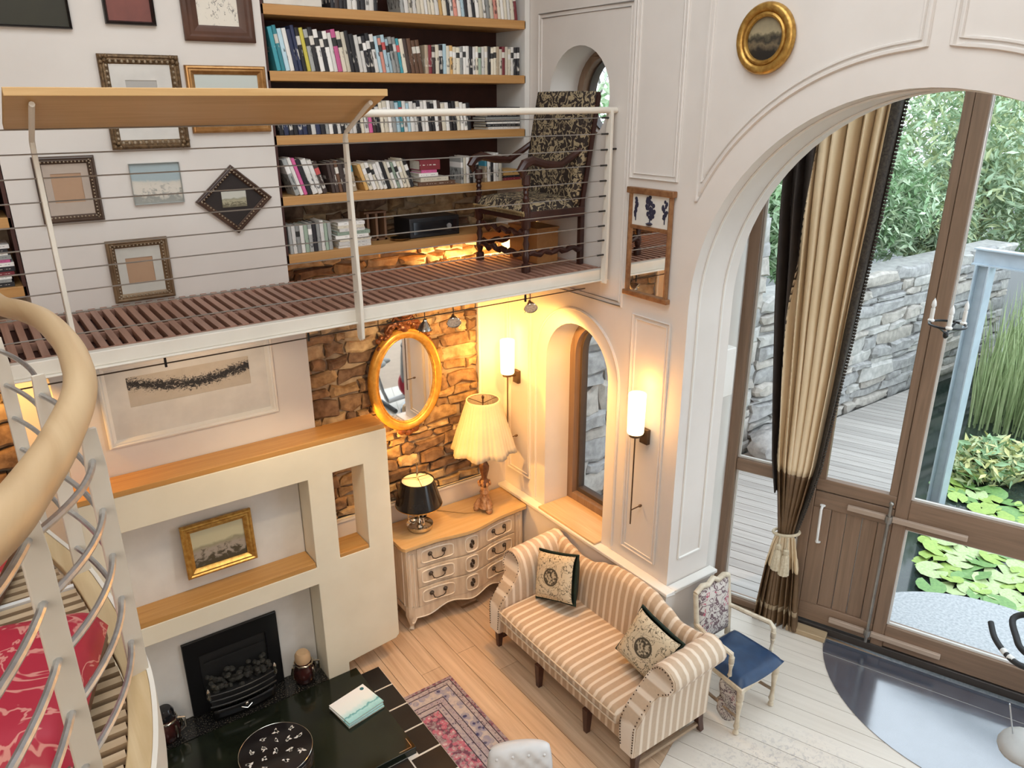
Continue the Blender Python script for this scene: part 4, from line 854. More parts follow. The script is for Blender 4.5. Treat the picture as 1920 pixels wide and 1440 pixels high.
def cpanel(x0, x1, z0, z1, e, n=14, th=.01):
    b = B(); fr = [(x0+(x1-x0)*i/n) for i in range(n+1)]
    vs = [(x, yfr(x)-e, z) for z in (z0,z1) for x in fr]+[(x, yfr(x)-e+th, z) for z in (z0,z1) for x in fr]; m = n+1
    fs = [(i,i+1,m+i+1,m+i) for i in range(n)]+[(2*m+i+1,2*m+i,3*m+i,3*m+i+1) for i in range(n)]+[(i+1,i,2*m+i,2*m+i+1) for i in range(n)]+[(m+i,m+i+1,3*m+i+1,3*m+i) for i in range(n)]+[(0,m,3*m,2*m),(n,2*m+n,3*m+n,m+n)]
    return b.add(vs, fs)
SEG = [(CX0+.10,CX0+.475),(CX0+.485,CX0+.74),(CX0+.75,CX1-.10)]
for k in range(3):
    z0 = .225+k*.2; z1 = z0+.185
    dw = cpanel(SEG[0][0], SEG[2][1], z0, z1, .012, 40, .02).done('drawer', CMW, cm, bev=.004)
    for q, (a, c) in enumerate(SEG):
        b = B(); e = .014
        pl = []; w = c-a; n = 24; 
        for i in range(n):
            ang = 2*pi*i/n; u = cos(ang); v = sin(ang); ex = .35 if q != 1 else .55
            uu = abs(u)**ex*(1 if u > 0 else -1); vv = abs(v)**ex*(1 if v > 0 else -1)
            x = (a+c)/2+uu*(w*.40 if q != 1 else w*.26); z = (z0+z1)/2+vv*(.062 if q != 1 else .075); pl.append((x, yfr(x)-e, z))
        b.tube(pl, .006, 5, True); b.done('drawer_moulding', CML, dw)
        cx = (a+c)/2; cz = (z0+z1)/2
        if q == 1:
            b = B(); 
            for dx, dz in ((0,.03),(0,-.03),(.014,0),(-.014,0),(.012,.018),(-.012,-.018)): b.ell((cx+dx, yfr(cx)-.016, cz+dz), .013, .006, .016, 8, 5)
            b.done('escutcheon', mat('dark_bronze', (.045,.03,.02), (.02,.013,.01), .4, .6), dw)
        else:
            b = B()
            for sx in (-.065,.065): b.lathe([(.022,-.002),(.022,.003),(.012,.01),(.008,.02),(.001,.022)], (0,0,0), 10); k0 = 50; vv = b.v[-k0:]; b.v[-k0:] = [(cx+sx+p[0], yfr(cx+sx)-.014-p[2], cz+.015+p[1]) for p in vv]
            b.tube([(cx-.065,yfr(cx)-.035,cz+.015),(cx-.055,yfr(cx)-.045,cz-.015),(cx-.03,yfr(cx)-.047,cz-.028),(cx+.03,yfr(cx)-.047,cz-.028),(cx+.055,yfr(cx)-.045,cz-.015),(cx+.065,yfr(cx)-.035,cz+.015)], .005, 6)
            b.done('drawer_handle', mat('dark_bronze', (.045,.03,.02)), dw)
# corner stiles, side panels, apron, legs
for x0, x1 in ((CX0+.012,CX0+.085),(CX1-.085,CX1-.012)):
    cpanel(x0, x1, .225, .81, .006, 6).done('corner_stile', CMW, cm)
    b = B(); xa, xb = x0+.018, x1-.018; b.tube([(xa,yfr(xa)-.008,.25),(xb,yfr(xb)-.008,.25),(xb,yfr(xb)-.008,.78),(xa,yfr(xa)-.008,.78)], .004, 5, True); b.done('stile_moulding', CML, cm)
B().tube([(CX0-.002,5.14,.24),(CX0-.002,5.42,.24),(CX0-.002,5.42,.78),(CX0-.002,5.14,.78)], .006, 5, True).done('side_moulding', CML, cm)
fr = [CX0+.02+(CX1-CX0-.04)*i/48 for i in range(49)]
def zap(x):
    t = (x-CX0)/(CX1-CX0); return .115+.055*(abs(2*t-1)<.86)*(1-((2*t-1)/.86)**2 if abs(2*t-1)<.86 else 0)*1.0+.022*cos(6*pi*t)-(.05 if abs(2*t-1)>.9 else 0)
b = B(); vs = [(x, yfr(x)-.01, .225) for x in fr]+[(x, yfr(x)-.01, zap(x)) for x in fr]+[(x, yfr(x)+.02, .225) for x in fr]+[(x, yfr(x)+.02, zap(x)) for x in fr]; m = 49
b.add(vs, [(i,i+1,m+i+1,m+i) for i in range(48)]+[(2*m+i+1,2*m+i,3*m+i,3*m+i+1) for i in range(48)]+[(m+i,m+i+1,3*m+i+1,3*m+i) for i in range(48)]); b.done('apron', CMW, cm)
B().tube([(x, yfr(x)-.012, zap(x)+.004) for x in fr], .006, 5).done('apron_edge', CML, cm)
for x, y, sx, sy in ((CX0+.04,CYF+.05,-1,-1),(CX1-.04,CYF+.05,1,-1),(CX0+.04,CYB-.05,-1,1),(CX1-.04,CYB-.05,1,1)):
    B().tube([(x,y,.24),(x+sx*.012,y+sy*.012,.16),(x+sx*.002,y+sy*.004,.08),(x-sx*.004,y-sy*.004,.025),(x+sx*.012,y+sy*.016,0)], [.05,.046,.03,.02,.024], 8).done('leg', CMW, cm)
# ---------------------------------------------------------------- lamps on the commode
lm = thing('table_lamp', 'tall carved gilt candlestick lamp with a pleated cream shade', 'lamp', (3.385,5.19,.87))
GW = mat('carved_gilt_wood', (.60,.36,.20), (.34,.17,.08), .4, .35, 35, bmp=.5)
b = B(); c0 = (3.385,5.19,.87)
b.lathe([(.05,.04),(.075,.05),(.06,.09),(.04,.14),(.034,.17),(.045,.19),(.034,.21),(.03,.25)], c0, 18, lambda a, z: 1+.12*cos(3*a))
for k in range(3):
    a = k*2*pi/3+.5; x, y = c0[0]+.075*cos(a), c0[1]+.075*sin(a); b.ell((x,y,.87+.03), .032,.032,.03, 10, 6); b.tube([(c0[0]+.045*cos(a),c0[1]+.045*sin(a),.87+.12),(x,y,.87+.05)], [.02,.03], 8)
b.done('lamp_foot', GW, lm)
B().lathe([(.03,.25),(.052,.27),(.055,.29),(.03,.32),(.024,.34),(.03,.37),(.042,.42),(.045,.46),(.03,.49),(.022,.52),(.03,.545),(.018,.56),(.014,.66)], c0, 16, lambda a, z: 1+.05*cos(8*a)).done('lamp_stem', mat('dark_carved_wood', (.20,.085,.04), (.11,.045,.02), .4, .2, 35, bmp=.4), lm)
b = B()
for k in range(8): a = k*pi/4; b.ell((c0[0]+.05*cos(a), c0[1]+.05*sin(a), .87+.285), .016,.016,.022, 6, 5)
b.done('leaf_collar', GW, lm)
def pleat(a, z): 
    t = (1.10-z)/.46; return 1+.030*abs(cos(20*a))+.055*t*t*cos(8*a)
m, nt, bs = new_mat('pleated_silk', .8); sv = coords(nt); nt.links.new(mixc(nt, noise(nt, sv, 9, 3), (.62,.55,.43), (.50,.42,.30)), bs.inputs['Base Color']); bs.inputs['Transmission Weight'].default_value = 0.0
pts = [(.278,.635),(.262,.68),(.235,.78),(.205,.88),(.175,.98),(.145,1.075),(.143,1.095)]
b = B(); b.lathe(pts, (c0[0],c0[1],.87), 176, pleat)
vs = []
for i, (x, y, z) in enumerate(b.v):
    a = atan2(y-c0[1], x-c0[0]); q = max(0, (1.60-z)/.12); vs.append((x, y, z-.028*q*(.5+.5*cos(8*a))))
b.v = vs; b.done('lamp_shade', m, lm, thick=.004, ang=60)
B().tube([(c0[0]+.143*cos(a*pi/16), c0[1]+.143*sin(a*pi/16), .87+1.092) for a in range(32)], .006, 6, True).done('shade_ring', mat('cream_binding', (.70,.60,.45)), lm)
b = B(); b.cyl((c0[0],c0[1],.87+.66),(c0[0],c0[1],.87+1.10),.006); b.ell((c0[0],c0[1],.87+1.115),.012,.012,.02)
for k in range(3): a = k*2.1; b.tube([(c0[0],c0[1],.87+1.06),(c0[0]+.142*cos(a),c0[1]+.142*sin(a),.87+1.085)], .003, 5)
b.done('shade_carrier', DARKW, lm)
B().tube([(3.33,5.18,.8745),(3.2,5.25,.8745),(3.1,5.36,.8745),(3.02,5.45,.8745)], .0035, 6).done('flex', mat('gold_flex', (.36,.22,.08)), lm)
l2 = thing('table_lamp', 'low silver candelabrum lamp with a black drum shade', 'lamp', (2.75,5.265,.87)); c0 = (2.75,5.265,.87)
b = B(); b.lathe([(.001,.02),(.10,.022),(.115,.05),(.118,.052),(.112,.02),(.105,.012),(.08,.01),(.001,.012)], c0, 24)
for k in range(4): a = k*pi/2+.7; b.ell((c0[0]+.085*cos(a),c0[1]+.085*sin(a),.87+.012), .02,.02,.012, 8, 5)
b.done('tray_base', SILVER, l2)
B().lathe([(.03,.02),(.018,.04),(.026,.07),(.012,.10),(.02,.13),(.012,.16),(.01,.50),(.006,.62)], c0, 14).done('stem', SILVER, l2)
for k in range(3):
    a = k*2*pi/3+.4; cx, cy = cos(a), sin(a)
    b = B(); b.tube([(c0[0]+cx*q, c0[1]+cy*q, .87+z) for q, z in ((.015,.08),(.05,.05),(.09,.07),(.10,.12),(.085,.15))], .008, 6); b.tube([(c0[0]+cx*q, c0[1]+cy*q, .87+z) for q, z in ((.015,.15),(.05,.17),(.06,.13),(.045,.11))], .005, 6)
    b.lathe([(.008,0),(.026,.01),(.028,.014),(.012,.018),(.012,.05)], (c0[0]+cx*.085,c0[1]+cy*.085,.87+.15), 10); b.done('candle_arm', SILVER, l2)
BSH = mat('black_tole', (.008,.008,.01), (.014,.014,.016), .12)
B().lathe([(.203,.245),(.200,.26),(.141,.475),(.140,.48)], c0, 36, caps=False).done('lamp_shade', BSH, l2, thick=.004)
B().tube([(c0[0]+.203*cos(a*pi/20), c0[1]+.203*sin(a*pi/20), .87+.247) for a in range(40)], .0035, 6, True).done('shade_rim', GOLD, l2)
B().lathe([(.137,.464),(.137,.469),(.001,.471)], c0, 30).done('shade_top_diaphragm', mat('white_diaphragm', (.74,.70,.64), rough=.7), l2)
b = B(); b.ell((c0[0],c0[1],.87+.625),.010,.010,.014); b.cyl((c0[0],c0[1],.87+.48),(c0[0],c0[1],.87+.62),.005)
for k in range(3): a = k*2.09+.3; b.tube([(c0[0],c0[1],.87+.50),(c0[0]+.135*cos(a),c0[1]+.135*sin(a),.87+.478)], .003, 5)
b.ell((c0[0]+.03,c0[1]+.01,.87+.535),.022,.006,.010, 8, 5); b.done('finial_key', mat('dark_bronze', (.045,.03,.02)), l2)
# ---------------------------------------------------------------- sconces
GLOW = emit('lit_opal_glass', (1.0,.74,.38), 2.4)
for y, lab in ((5.285,'lit glass wall sconce in the corner left of the window'),(3.66,'lit glass wall sconce between the window and the arch')):
    t = thing('wall_sconce', lab, 'wall lamp', (3.78,y,2.0))
    x = 3.715
    B().lathe([(.058,0),(.062,.01),(.066,.30),(.064,.31),(.060,.30),(.056,.012)], (x,y,2.11), 24).done('glass_shade', GLOW, t)
    B().box(3.80,XW-.001,y-.04,y+.04,2.0,2.12).done('back_plate', mat('antique_bronze', (.16,.10,.06), (.10,.06,.035), .4, .7), t, bev=.004)
    b = B(); b.cyl((x,y,2.085),(x,y,2.112),.045,n=18); b.tube([(x,y,2.09),(x+.04,y,2.075),(3.81,y,2.07)], .008, 8); b.cyl((x,y,1.35),(x,y,2.09),.0055,n=8); b.tube([(x,y,1.47),(3.80,y,1.475)], .005, 6); b.ell((3.81,y,1.475),.02,.012,.012,8,5); b.done('stem', mat('antique_bronze', (.16,.10,.06)), t)
    point('sconce_bulb', (x+.02,y,2.47), 1.7, (1,.46,.09), .05); point('sconce_bulb', (x-.12,y,2.26), 5.5, (1,.45,.08), .06)
# ---------------------------------------------------------------- oval gilt mirror on the stone
om = thing('oval_mirror', 'oval gilt mirror with a carved red brown crest on the stone wall', 'mirror', (2.79,5.475,1.73))
def oval(rx, rz, y, n=48): return [(2.79+rx*cos(2*pi*i/n), y, 2.195+rz*sin(2*pi*i/n)) for i in range(n)]
B().tube(oval(.305,.415,5.46), .042, 10, True, up=(0,-1,0)).done('frame', mat('golden_oak_gilt', (.62,.34,.07), (.48,.24,.04), .3, .45, 20), om)
B().tube(oval(.268,.378,5.445), .010, 6, True, up=(0,-1,0)).done('sight_edge', GOLD, om)
b = B(); n = 48; b.add([(2.79,5.452,2.195)]+oval(.285,.395,5.452), [(0,i+1,(i+1)%n+1) for i in range(n)]); b.done('mirror_glass', MIRROR, om, flat=True)
b = B(); b.plate([(p[0],p[2]) for p in oval(.30,.41,0)], [], XZ, 5.455, 5.50); b.done('backing', DARKW, om)
CR = mat('carved_crest', (.24,.085,.03), (.10,.03,.012), .3, .35, 30, bmp=.4); b = B(); r = random.Random(14)
for sg in (-1,1):
    for k in range(9):
        a = pi/2+sg*(.10+k*.085); q = r.uniform(.0,.05); x, z = 2.79+(.325+q)*cos(a)*1.0, 2.195+(.44+q*1.3)*sin(a)
        R = Matrix.Rotation(a, 3, 'Y'); b.ell((x,5.45,z), r.uniform(.022,.034), .022, r.uniform(.018,.045), 8, 5, R)
    b.tube([(2.79+sg*u, 5.445, 2.62+w) for u, w in ((.02,.02),(.07,.07),(.13,.07),(.17,.02),(.15,-.02),(.11,.0))], [.012,.016,.016,.014,.011,.009], 7)
    b.tube([(2.79+sg*u, 5.445, 2.66+w) for u, w in ((.0,.0),(.035,.06),(.08,.09),(.10,.06),(.08,.04))], [.014,.015,.013,.01,.008], 7)
for u, w, q in ((0,2.65,.045),(0,2.71,.035),(0,2.765,.028),(-.04,2.69,.028),(.04,2.69,.028)): b.ell((2.79+u,5.44,w), q, .026, q, 9, 6)
b.done('carved_crest', CR, om)
b = B(); 
for sg in (-1,0,1): b.ell((2.79+sg*.06,5.455,1.735-.02*(sg==0)), .045,.02,.032, 8, 5)
b.done('carved_drop', CR, om)
# narrow pier mirror on the right wall
pm = thing('pier_mirror', 'narrow gilt pier mirror with a painted flower panel on the arch wall', 'mirror', (3.82,3.735,3.085))
PY0, PY1, PZ0, PZ1 = 3.53, 3.94, 3.10, 3.83
PGD = mat('copper_gilt', (.42,.22,.10), (.28,.13,.06), .35, .5, 25)
for y in (PY0+.018,PY1-.018): B().tube([(3.813,y,PZ0+.01),(3.813,y,PZ1-.01)], .017, 8).done('side_column', PGD, pm)
B().box(3.79,XW-.002,PY0-.012,PY1+.012,PZ1-.03,PZ1+.012).done('cornice', PGD, pm, bev=.006); B().box(3.79,XW-.002,PY0-.012,PY1+.012,PZ0-.012,PZ0+.024).done('base_rail', PGD, pm, bev=.006)
B().box(3.80,XW-.002,PY0+.03,PY1-.03,3.565,3.59).done('cross_rail', PGD, pm, bev=.003)
B().box(3.815,XW-.004,PY0+.03,PY1-.03,PZ0+.02,3.568).done('mirror_glass', MIRROR, pm)
B().box(3.813,XW-.004,PY0+.03,PY1-.03,3.588,PZ1-.028).done('painted_panel', mat('ivory_panel', (.80,.77,.70), rough=.4), pm)
b = B(); r = random.Random(3)
def fl_(cy, cz, h, w, n):
    b.tube([(3.811,cy,cz),(3.811,cy,cz+h*.5)], .004, 5)
    for i in range(n):
        t = i/n; b.ell((3.811, cy+r.uniform(-w,w)*(1-abs(2*t-1)*.6), cz+h*(.25+.75*t)), .003, r.uniform(.010,.017), r.uniform(.012,.022), 6, 4)
fl_(3.735,3.60,.19,.055,22); fl_(3.60,3.62,.16,.022,9); fl_(3.87,3.62,.16,.022,9); b.lathe([(.012,0),(.03,.012),(.012,.02)], (3.811,3.735,3.598), 8)
b.done('painted_flowers', mat('ink_blue', (.03,.03,.06), rough=.5), pm, kind='stuff')
# oval painting above the arch
op = thing('oval_landscape', 'oval dark landscape in a moulded gilt frame above the arch', 'painting', (3.81,2.94,4.53))
def ovy(r1, r2, x, n=40): return [(x, 2.94+r1*cos(2*pi*i/n), 4.713+r2*sin(2*pi*i/n)) for i in range(n)]
B().tube(ovy(.165,.16,3.812), .026, 10, True, up=(-1,0,0)).done('frame', GOLD, op); B().tube(ovy(.128,.123,3.805), .014, 8, True, up=(-1,0,0)).done('frame_slip', GOLD, op)
b = B(); b.plate([(p[1],p[2]) for p in ovy(.14,.135,0)], [], YZ, 3.815, 3.828)
m, nt, bs = new_mat('oval_oil', .4); s_ = sep(nt, coords(nt, kind='Generated')); n1 = noise(nt, coords(nt), 14, 6); h = mth(nt, 'ADD', s_[2], mth(nt, 'MULTIPLY', mth(nt, 'SUBTRACT', n1, .5), .5))
nt.links.new(ramp(nt, h, [(.0,(.015,.012,.01)),(.25,(.02,.016,.012)),(.38,(.16,.12,.07)),(.46,(.03,.026,.02)),(.55,(.12,.10,.06)),(.62,(.34,.28,.17)),(1,(.20,.17,.11))]), bs.inputs['Base Color']); b.done('picture', m, op)
# ================================================================ SOFA
STY = stripes('striped_linen_across', 1, .072, (.56,.40,.26), (.76,.64,.50), .34)
STX = stripes('striped_linen_along', 0, .072, (.62,.47,.33), (.80,.69,.56), .34)
SGR = mat('sofa_piping', (.70,.57,.42), (.62,.48,.34), .9); MAHL = mat('sofa_leg_mahogany', (.085,.03,.018), (.05,.016,.01), .35, 0, 12)
so = thing('sofa', 'striped camel back sofa with rolled arms and mahogany legs below the window', 'sofa', (3.37,3.64,0))
SY0, SY1 = 2.76, 4.53
B().box(3.02,3.715,SY0+.05,SY1-.05,.20,.37).done('seat_frame', STY, so, bev=.015)
def bulge(u, v):   # seat cushion: closed rounded slab with T-shaped front corners
    return 0
def cushion_slab(x0, x1, y0, y1, z0, z1, n=26, m=16, xe=.06, name='seat_cushion'):
    b = B(); top = []; 
    def f(u, v, s_):
        a = 2*u-1; c = 2*v-1
        e = (1-abs(a)**6)**.30*(1-abs(c)**6)**.30; zc = (z0+z1)/2
        h = (z1-z0)/2*(.45+.55*e)*(1+.16*(1-a*a)*(1-c*c))
        r = 1-.02*(abs(a*c)**3)
        y = (y0+y1)/2+a*(y1-y0)/2*r; x = (x0+x1)/2+c*(x1-x0)/2*r
        dip = -.012*math.exp(-((y-3.30)/.06)**2)*(s_ > 0) - .008*math.exp(-((y-3.9)/.2)**2)*(s_>0)
        return (x, y, zc+s_*h+dip)
    b.grid(lambda u, v: f(u, v, 1), n, m); b.grid(lambda u, v: f(u, v, -1), n, m)
    k = n*m
    for i in range(n-1): b.f += [(i, i+1, k+i+1, k+i), ((m-1)*n+i+1, (m-1)*n+i, k+(m-1)*n+i, k+(m-1)*n+i+1)]
    for j in range(m-1): b.f += [(j*n, k+j*n, k+(j+1)*n, (j+1)*n), (j*n+n-1, (j+1)*n+n-1, k+(j+1)*n+n-1, k+j*n+n-1)]
    return b
cu = cushion_slab(2.955,3.60,2.925,4.365,.345,.495,44,20).done('seat_cushion', STY, so, ang=75)
def edge(zk): return [(2.958,2.95,zk),(2.952,3.2,zk),(2.950,3.65,zk),(2.952,4.1,zk),(2.958,4.34,zk)]
b = B(); b.tube(edge(.452), .006, 6); b.tube(edge(.388), .006, 6); b.done('cushion_piping', SGR, cu)
# camel back
prof_t = [(2.85,.86),(2.95,.84),(3.06,.83),(3.20,.887),(3.337,.94),(3.5,.952),(3.62,.95),(3.745,.937),(3.87,.896),(4.06,.822),(4.18,.812),(4.30,.845),(4.43,.88)]
def topz(y):
    for (a, za), (c, zc) in zip(prof_t, prof_t[1:]):
        if a <= y <= c: t = (y-a)/(c-a); t = t*t*(3-2*t); return za+(zc-za)*t
    return prof_t[0][1] if y < 3 else prof_t[-1][1]
b = B(); n = 48
def backpt(u, v):
    y = 2.85+1.58*u; zt = topz(y); z0 = .30
    # section, from the front foot over the roll to the rear foot
    sec = [(3.56,z0),(3.575,z0+(zt-z0)*.35),(3.605,z0+(zt-z0)*.75),(3.625,zt-.05),(3.645,zt-.015),(3.675,zt),(3.705,zt-.012),(3.722,zt-.05),(3.722,z0+(zt-z0)*.5),(3.72,z0)]
    k = v*(len(sec)-1); i = min(int(k), len(sec)-2); t = k-i
    puff = -.02*sin(pi*min(1,max(0,v/.45)))*(1-(2*u-1)**4) if v < .45 else 0
    return (sec[i][0]+(sec[i+1][0]-sec[i][0])*t+puff, y, sec[i][1]+(sec[i+1][1]-sec[i][1])*t)
b.grid(backpt, n, 28); b.done('backrest', STY, so, ang=75)
# rolled arms
sec = [(0,.36),(-.005,.50),(.0,.62),(.02,.72),(.05,.79),(.095,.835),(.15,.85),(.21,.835),(.255,.795),(.27,.745),(.255,.70),(.215,.675),(.18,.66),(.165,.62),(.155,.45),(.15,.20),(.02,.20)]
def xfront(z): t = min(1,max(0,(z-.42)/.36)); return 2.985+.235*t*t*(3-2*t)
for sg, y0, lab in ((1,4.365,'far'),(-1,2.93,'near')):
    rise = lambda x: 1+.0*(x-3.2)
    b = B(); m = len(sec); ns = 12
    vs = [(xfront(z)+(3.715-xfront(z))*i/ns, y0+sg*o, z+(.035*(i/ns) if z > .6 else 0)) for i in range(ns+1) for o, z in sec]
    fs = [(i*m+j, i*m+(j+1)%m, (i+1)*m+(j+1)%m, (i+1)*m+j) for i in range(ns) for j in range(m)]
    b.add(vs, fs)
    tri = tessellate_polygon([[Vector((o,z,0)) for o, z in sec]])
    b.f += [tuple(t) for t in tri]+[tuple(ns*m+i for i in t) for t in tri]
    ar = b.done('arm', STX, so, ang=50)
    # scroll facing with its nails
    b = B(); fc = [(xfront(z)-.012, y0+sg*(o+(.006 if o < .12 else -.006)), z) for o, z in sec]; b.add(fc+[(p[0]+.02,p[1],p[2]) for p in fc], [tuple(t) for t in tri]+[(i,(i+1)%m,m+(i+1)%m,m+i) for i in range(m)])
    fcb = b.done('arm_facing', STX, ar, ang=40)
    b = B()
    for k in range(len(sec)):
        (o, z), (o2, z2) = sec[k], sec[(k+1)%len(sec)]
        L = sqrt((o2-o)**2+(z2-z)**2); q = max(1, int(L/.022))
        for i in range(q):
            t = i/q; oo, zz_ = o+(o2-o)*t, z+(z2-z)*t; oo = .085+(oo-.085)*.80 if zz_ < .66 else .13+(oo-.13)*.86; zz_ = zz_ if zz_ < .66 else .74+(zz_-.74)*.86
            if zz_ > .24: b.ell((xfront(zz_)-.014, y0+sg*oo, zz_), .0045, .0055, .0055, 6, 4)
    b.done('nail_heads', mat('bronze_nails', (.07,.04,.022), rough=.35, metal=.7), ar, kind='stuff')
for x, y in ((3.04,4.47),(3.02,3.88),(3.02,3.30),(3.04,2.82),(3.67,4.47),(3.67,3.64),(3.67,2.82)):
    rear = x > 3.5; b = B(); k = .05 if rear else 0
    b.tube([(x,y,.215),(x+k*.3,y,.11),(x+k,y,0)], [.040,.034,.026], 4); b.done('leg', MAHL, so, ang=30, bev=.003)
for y in (2.82,4.47): B().tube([(3.04,y,.085),(3.70,y,.085)], .018, 4).done('stretcher', mat('pale_stretcher', (.42,.30,.2), rough=.5) if y < 3 else MAHL, so)
# cushions
EMB = medallion('toile_medallion', (.66,.55,.38), (.10,.08,.05), (.07,.055,.035)); VEL = mat('dark_green_velvet', (.006,.016,.010), (.012,.028,.018), .9, 0, 30)
def cushion(label, c, rz, tilt, roll, w=.40, d=.17, fmat=EMB, bmat=VEL):
    R = (Matrix.Rotation(rz,3,'Z') @ Matrix.Rotation(tilt,3,'X') @ Matrix.Rotation(roll,3,'Y'))
    t = thing('cushion', label, 'cushion', c, rot=R.to_euler()); n = 17
    def f(u, v, s_):
        a, q = 2*u-1, 2*v-1; e = max(0,(1-a**4)*(1-q**4)); pin = 1-.06*(1-abs(a)**3)*abs(q)**2-.06*(1-abs(q)**3)*abs(a)**2
        return (a*w/2*pin, s_*d/2*e**.38*(1 if s_ > 0 else .85), q*w/2*pin)
    B().grid(lambda u, v: f(.02+.96*u,.02+.96*v,-1), n, n).done('embroidered_face', fmat, t, world=False, ang=80)
    B().grid(lambda u, v: f(u,v,1), n, n).done('velvet_back', bmat, t, world=False, ang=80)
    pts = [f(u,v,0) for u, v in [(i/8,0) for i in range(8)]+[(1,i/8) for i in range(8)]+[(1-i/8,1) for i in range(8)]+[(0,1-i/8) for i in range(8)]]
    B().tube(pts, .011, 6, True).done('velvet_piping', bmat, t, world=False); return t
cushion('toile medallion cushion with dark velvet edge leaning at the sofa far end', (3.405,4.15,.725), radians(-80), radians(-22), radians(-14), .40, .21)
cushion('toile medallion cushion with dark velvet edge leaning by the sofa near arm', (3.40,3.09,.73), radians(-80), radians(-22), radians(16), .40, .21)
# ================================================================ PAINTED FRENCH CHAIR
fc = thing('painted_armchair', 'cream painted open armchair with a blue seat and floral back cushion', 'armchair', (4.12,2.84,0))
CPT = mat('worn_cream_paint', (.66,.58,.45), (.50,.41,.29), .5, 0, 14, lo=.45, hi=.7); BLU = mat('blue_leather', (.012,.045,.115), (.008,.03,.08), .4, 0, 10)
def turned(x, y, z0, z1, par, name='leg', r=.026):
    L = z1-z0; pr = [(.5,0),(.9,.02),(.8,.06),(.55,.10),(.95,.16),(.7,.22),(.55,.40),(.85,.62),(1.0,.66),(.75,.70),(1.05,.74),(1.05,1)]
    return B().lathe([(r*a, L*b_) for a, b_ in pr], (x,y,z0), 12).done(name, CPT, par)
LG = [(3.90,2.64),(4.35,2.67),(3.93,3.06),(4.30,3.08)]
for x, y in LG: turned(x, y, .0, .43, fc)
B().plate([(3.87,2.61),(4.38,2.64),(4.34,3.10),(3.91,3.09)], [], XY, .39, .435).done('seat_rail', CPT, fc, bev=.008)
b = B(); 
def seatf(u, v):
    a, q = 2*u-1, 2*v-1; e = max(0,(1-a**6)*(1-q**6))**.4
    return (4.125+a*(.245-.02*v)+.012*q*0, 2.85+q*.23-.02*(1-a*a)*(q<-.5), .44+.055*e)
b.grid(seatf, 15, 15); b.add([(3.885,2.62,.436),(4.365,2.65,.436),(4.335,3.08,.436),(3.92,3.07,.436)], [(0,1,2,3)]); b.done('seat_pad', BLU, fc, ang=70)
for x, y, sx in ((3.93,3.08,-.01),(4.30,3.10,.01)): B().tube([(x,y,.42),(x+sx,y+.02,.65),(x+sx,y+.06,.93)], [.024,.021,.019], 10).done('back_post', CPT, fc)
B().tube([(3.92,3.14,.93),(3.99,3.145,.965),(4.06,3.145,.95),(4.115,3.15,.985),(4.17,3.145,.95),(4.24,3.15,.965),(4.31,3.16,.93)], .022, 10).done('crest_rail', CPT, fc)
B().tube([(3.93,3.10,.53),(4.30,3.115,.53)], .018, 8).done('lower_back_rail', CPT, fc)
FLR = pattern('floral_tapestry', (.60,.55,.50), (.16,.10,.11), (.42,.10,.14), 15, .50, width=.06)
b = B(); b.grid(lambda u, v: (3.945+.345*u, 3.105+.055*v-.035*(1-(2*u-1)**4)*(1-(2*v-1)**4), .50+.44*v), 12, 12); b.done('back_cushion', FLR, fc, thick=.03, ang=80)
b = B(); b.grid(lambda u, v: (3.90+.012*sin(9*v+3*u), 2.66+.16*u-.0*v, .41-.30*v-.05*sin(3*u)), 8, 10); b.done('hanging_cloth', pattern('faded_floral_cloth', (.55,.51,.47), (.14,.10,.11), (.30,.16,.17), 22, .5), fc, thick=.012, ang=80)
for sg, xf, xb in ((-1,3.90,3.92),(1,4.385,4.31)):
    B().tube([(xb,3.12,.68),(xb+sg*.035,2.98,.675),(xf+sg*.015,2.80,.665),(xf,2.755,.645),(xf-sg*.002,2.75,.60)], [.017,.018,.019,.02,.016], 8).done('arm_rest', CPT, fc)
    turned(xf-sg*.002, 2.75, .43, .62, fc, 'arm_support', .02)
for a, c in ((0,2),(1,3)): B().tube([(LG[a][0],LG[a][1],.15),(LG[c][0],LG[c][1],.15)], [.013,.013], 8).done('stretcher', mat('worn_brown_stretcher', (.24,.16,.10), (.40,.33,.25), .5), fc)
B().tube([((LG[0][0]+LG[2][0])/2,2.85,.15),((LG[1][0]+LG[3][0])/2,2.875,.15)], [.013,.013], 8).done('stretcher', mat('worn_brown_stretcher', (.24,.16,.10)), fc)
# ================================================================ CARVED CHAIR ON THE GALLERY
ch = thing('carved_armchair', 'dark carved high backed armchair with tapestry seat standing on the gallery', 'armchair', (3.52,4.70,ZG))
TAP = pattern('tapestry', (.028,.018,.014), (.38,.30,.18), (.20,.15,.09), 17, .56, width=.055, dist=.9); Z = ZG
def baluster(x, y, z0, z1, r=.03, name='leg'):
    L = z1-z0; pr = [(1.1,0),(1.1,.12),(.6,.14),(.95,.22),(1.0,.28),(.55,.36),(.85,.44),(.55,.52),(1.0,.60),(.7,.66),(1.15,.70),(1.15,1)]
    return B().lathe([(r*a, L*q) for a, q in pr], (x,y,z0), 12).done(name, DARKW, ch)
for y in (4.40,5.00): baluster(3.26,y,Z,Z+.46); baluster(3.26,y,Z+.46,Z+.68,.026,'arm_support'); B().tube([(3.77,y,Z),(3.77,y,Z+.5),(3.755,y,Z+.75)], .026, 4).done('leg', DARKW, ch, ang=30)
B().box(3.235,3.78,4.37,5.03,Z+.36,Z+.43).done('seat_rail', DARKW, ch, bev=.006)
def sf(u, v):
    a, q = 2*u-1, 2*v-1; e = max(0,(1-a**6)*(1-q**6))**.35; return (3.50+a*.275, 4.70+q*.32, Z+.43+.075*e)
B().grid(sf, 15, 15).done('tapestry_seat', TAP, ch, ang=70)
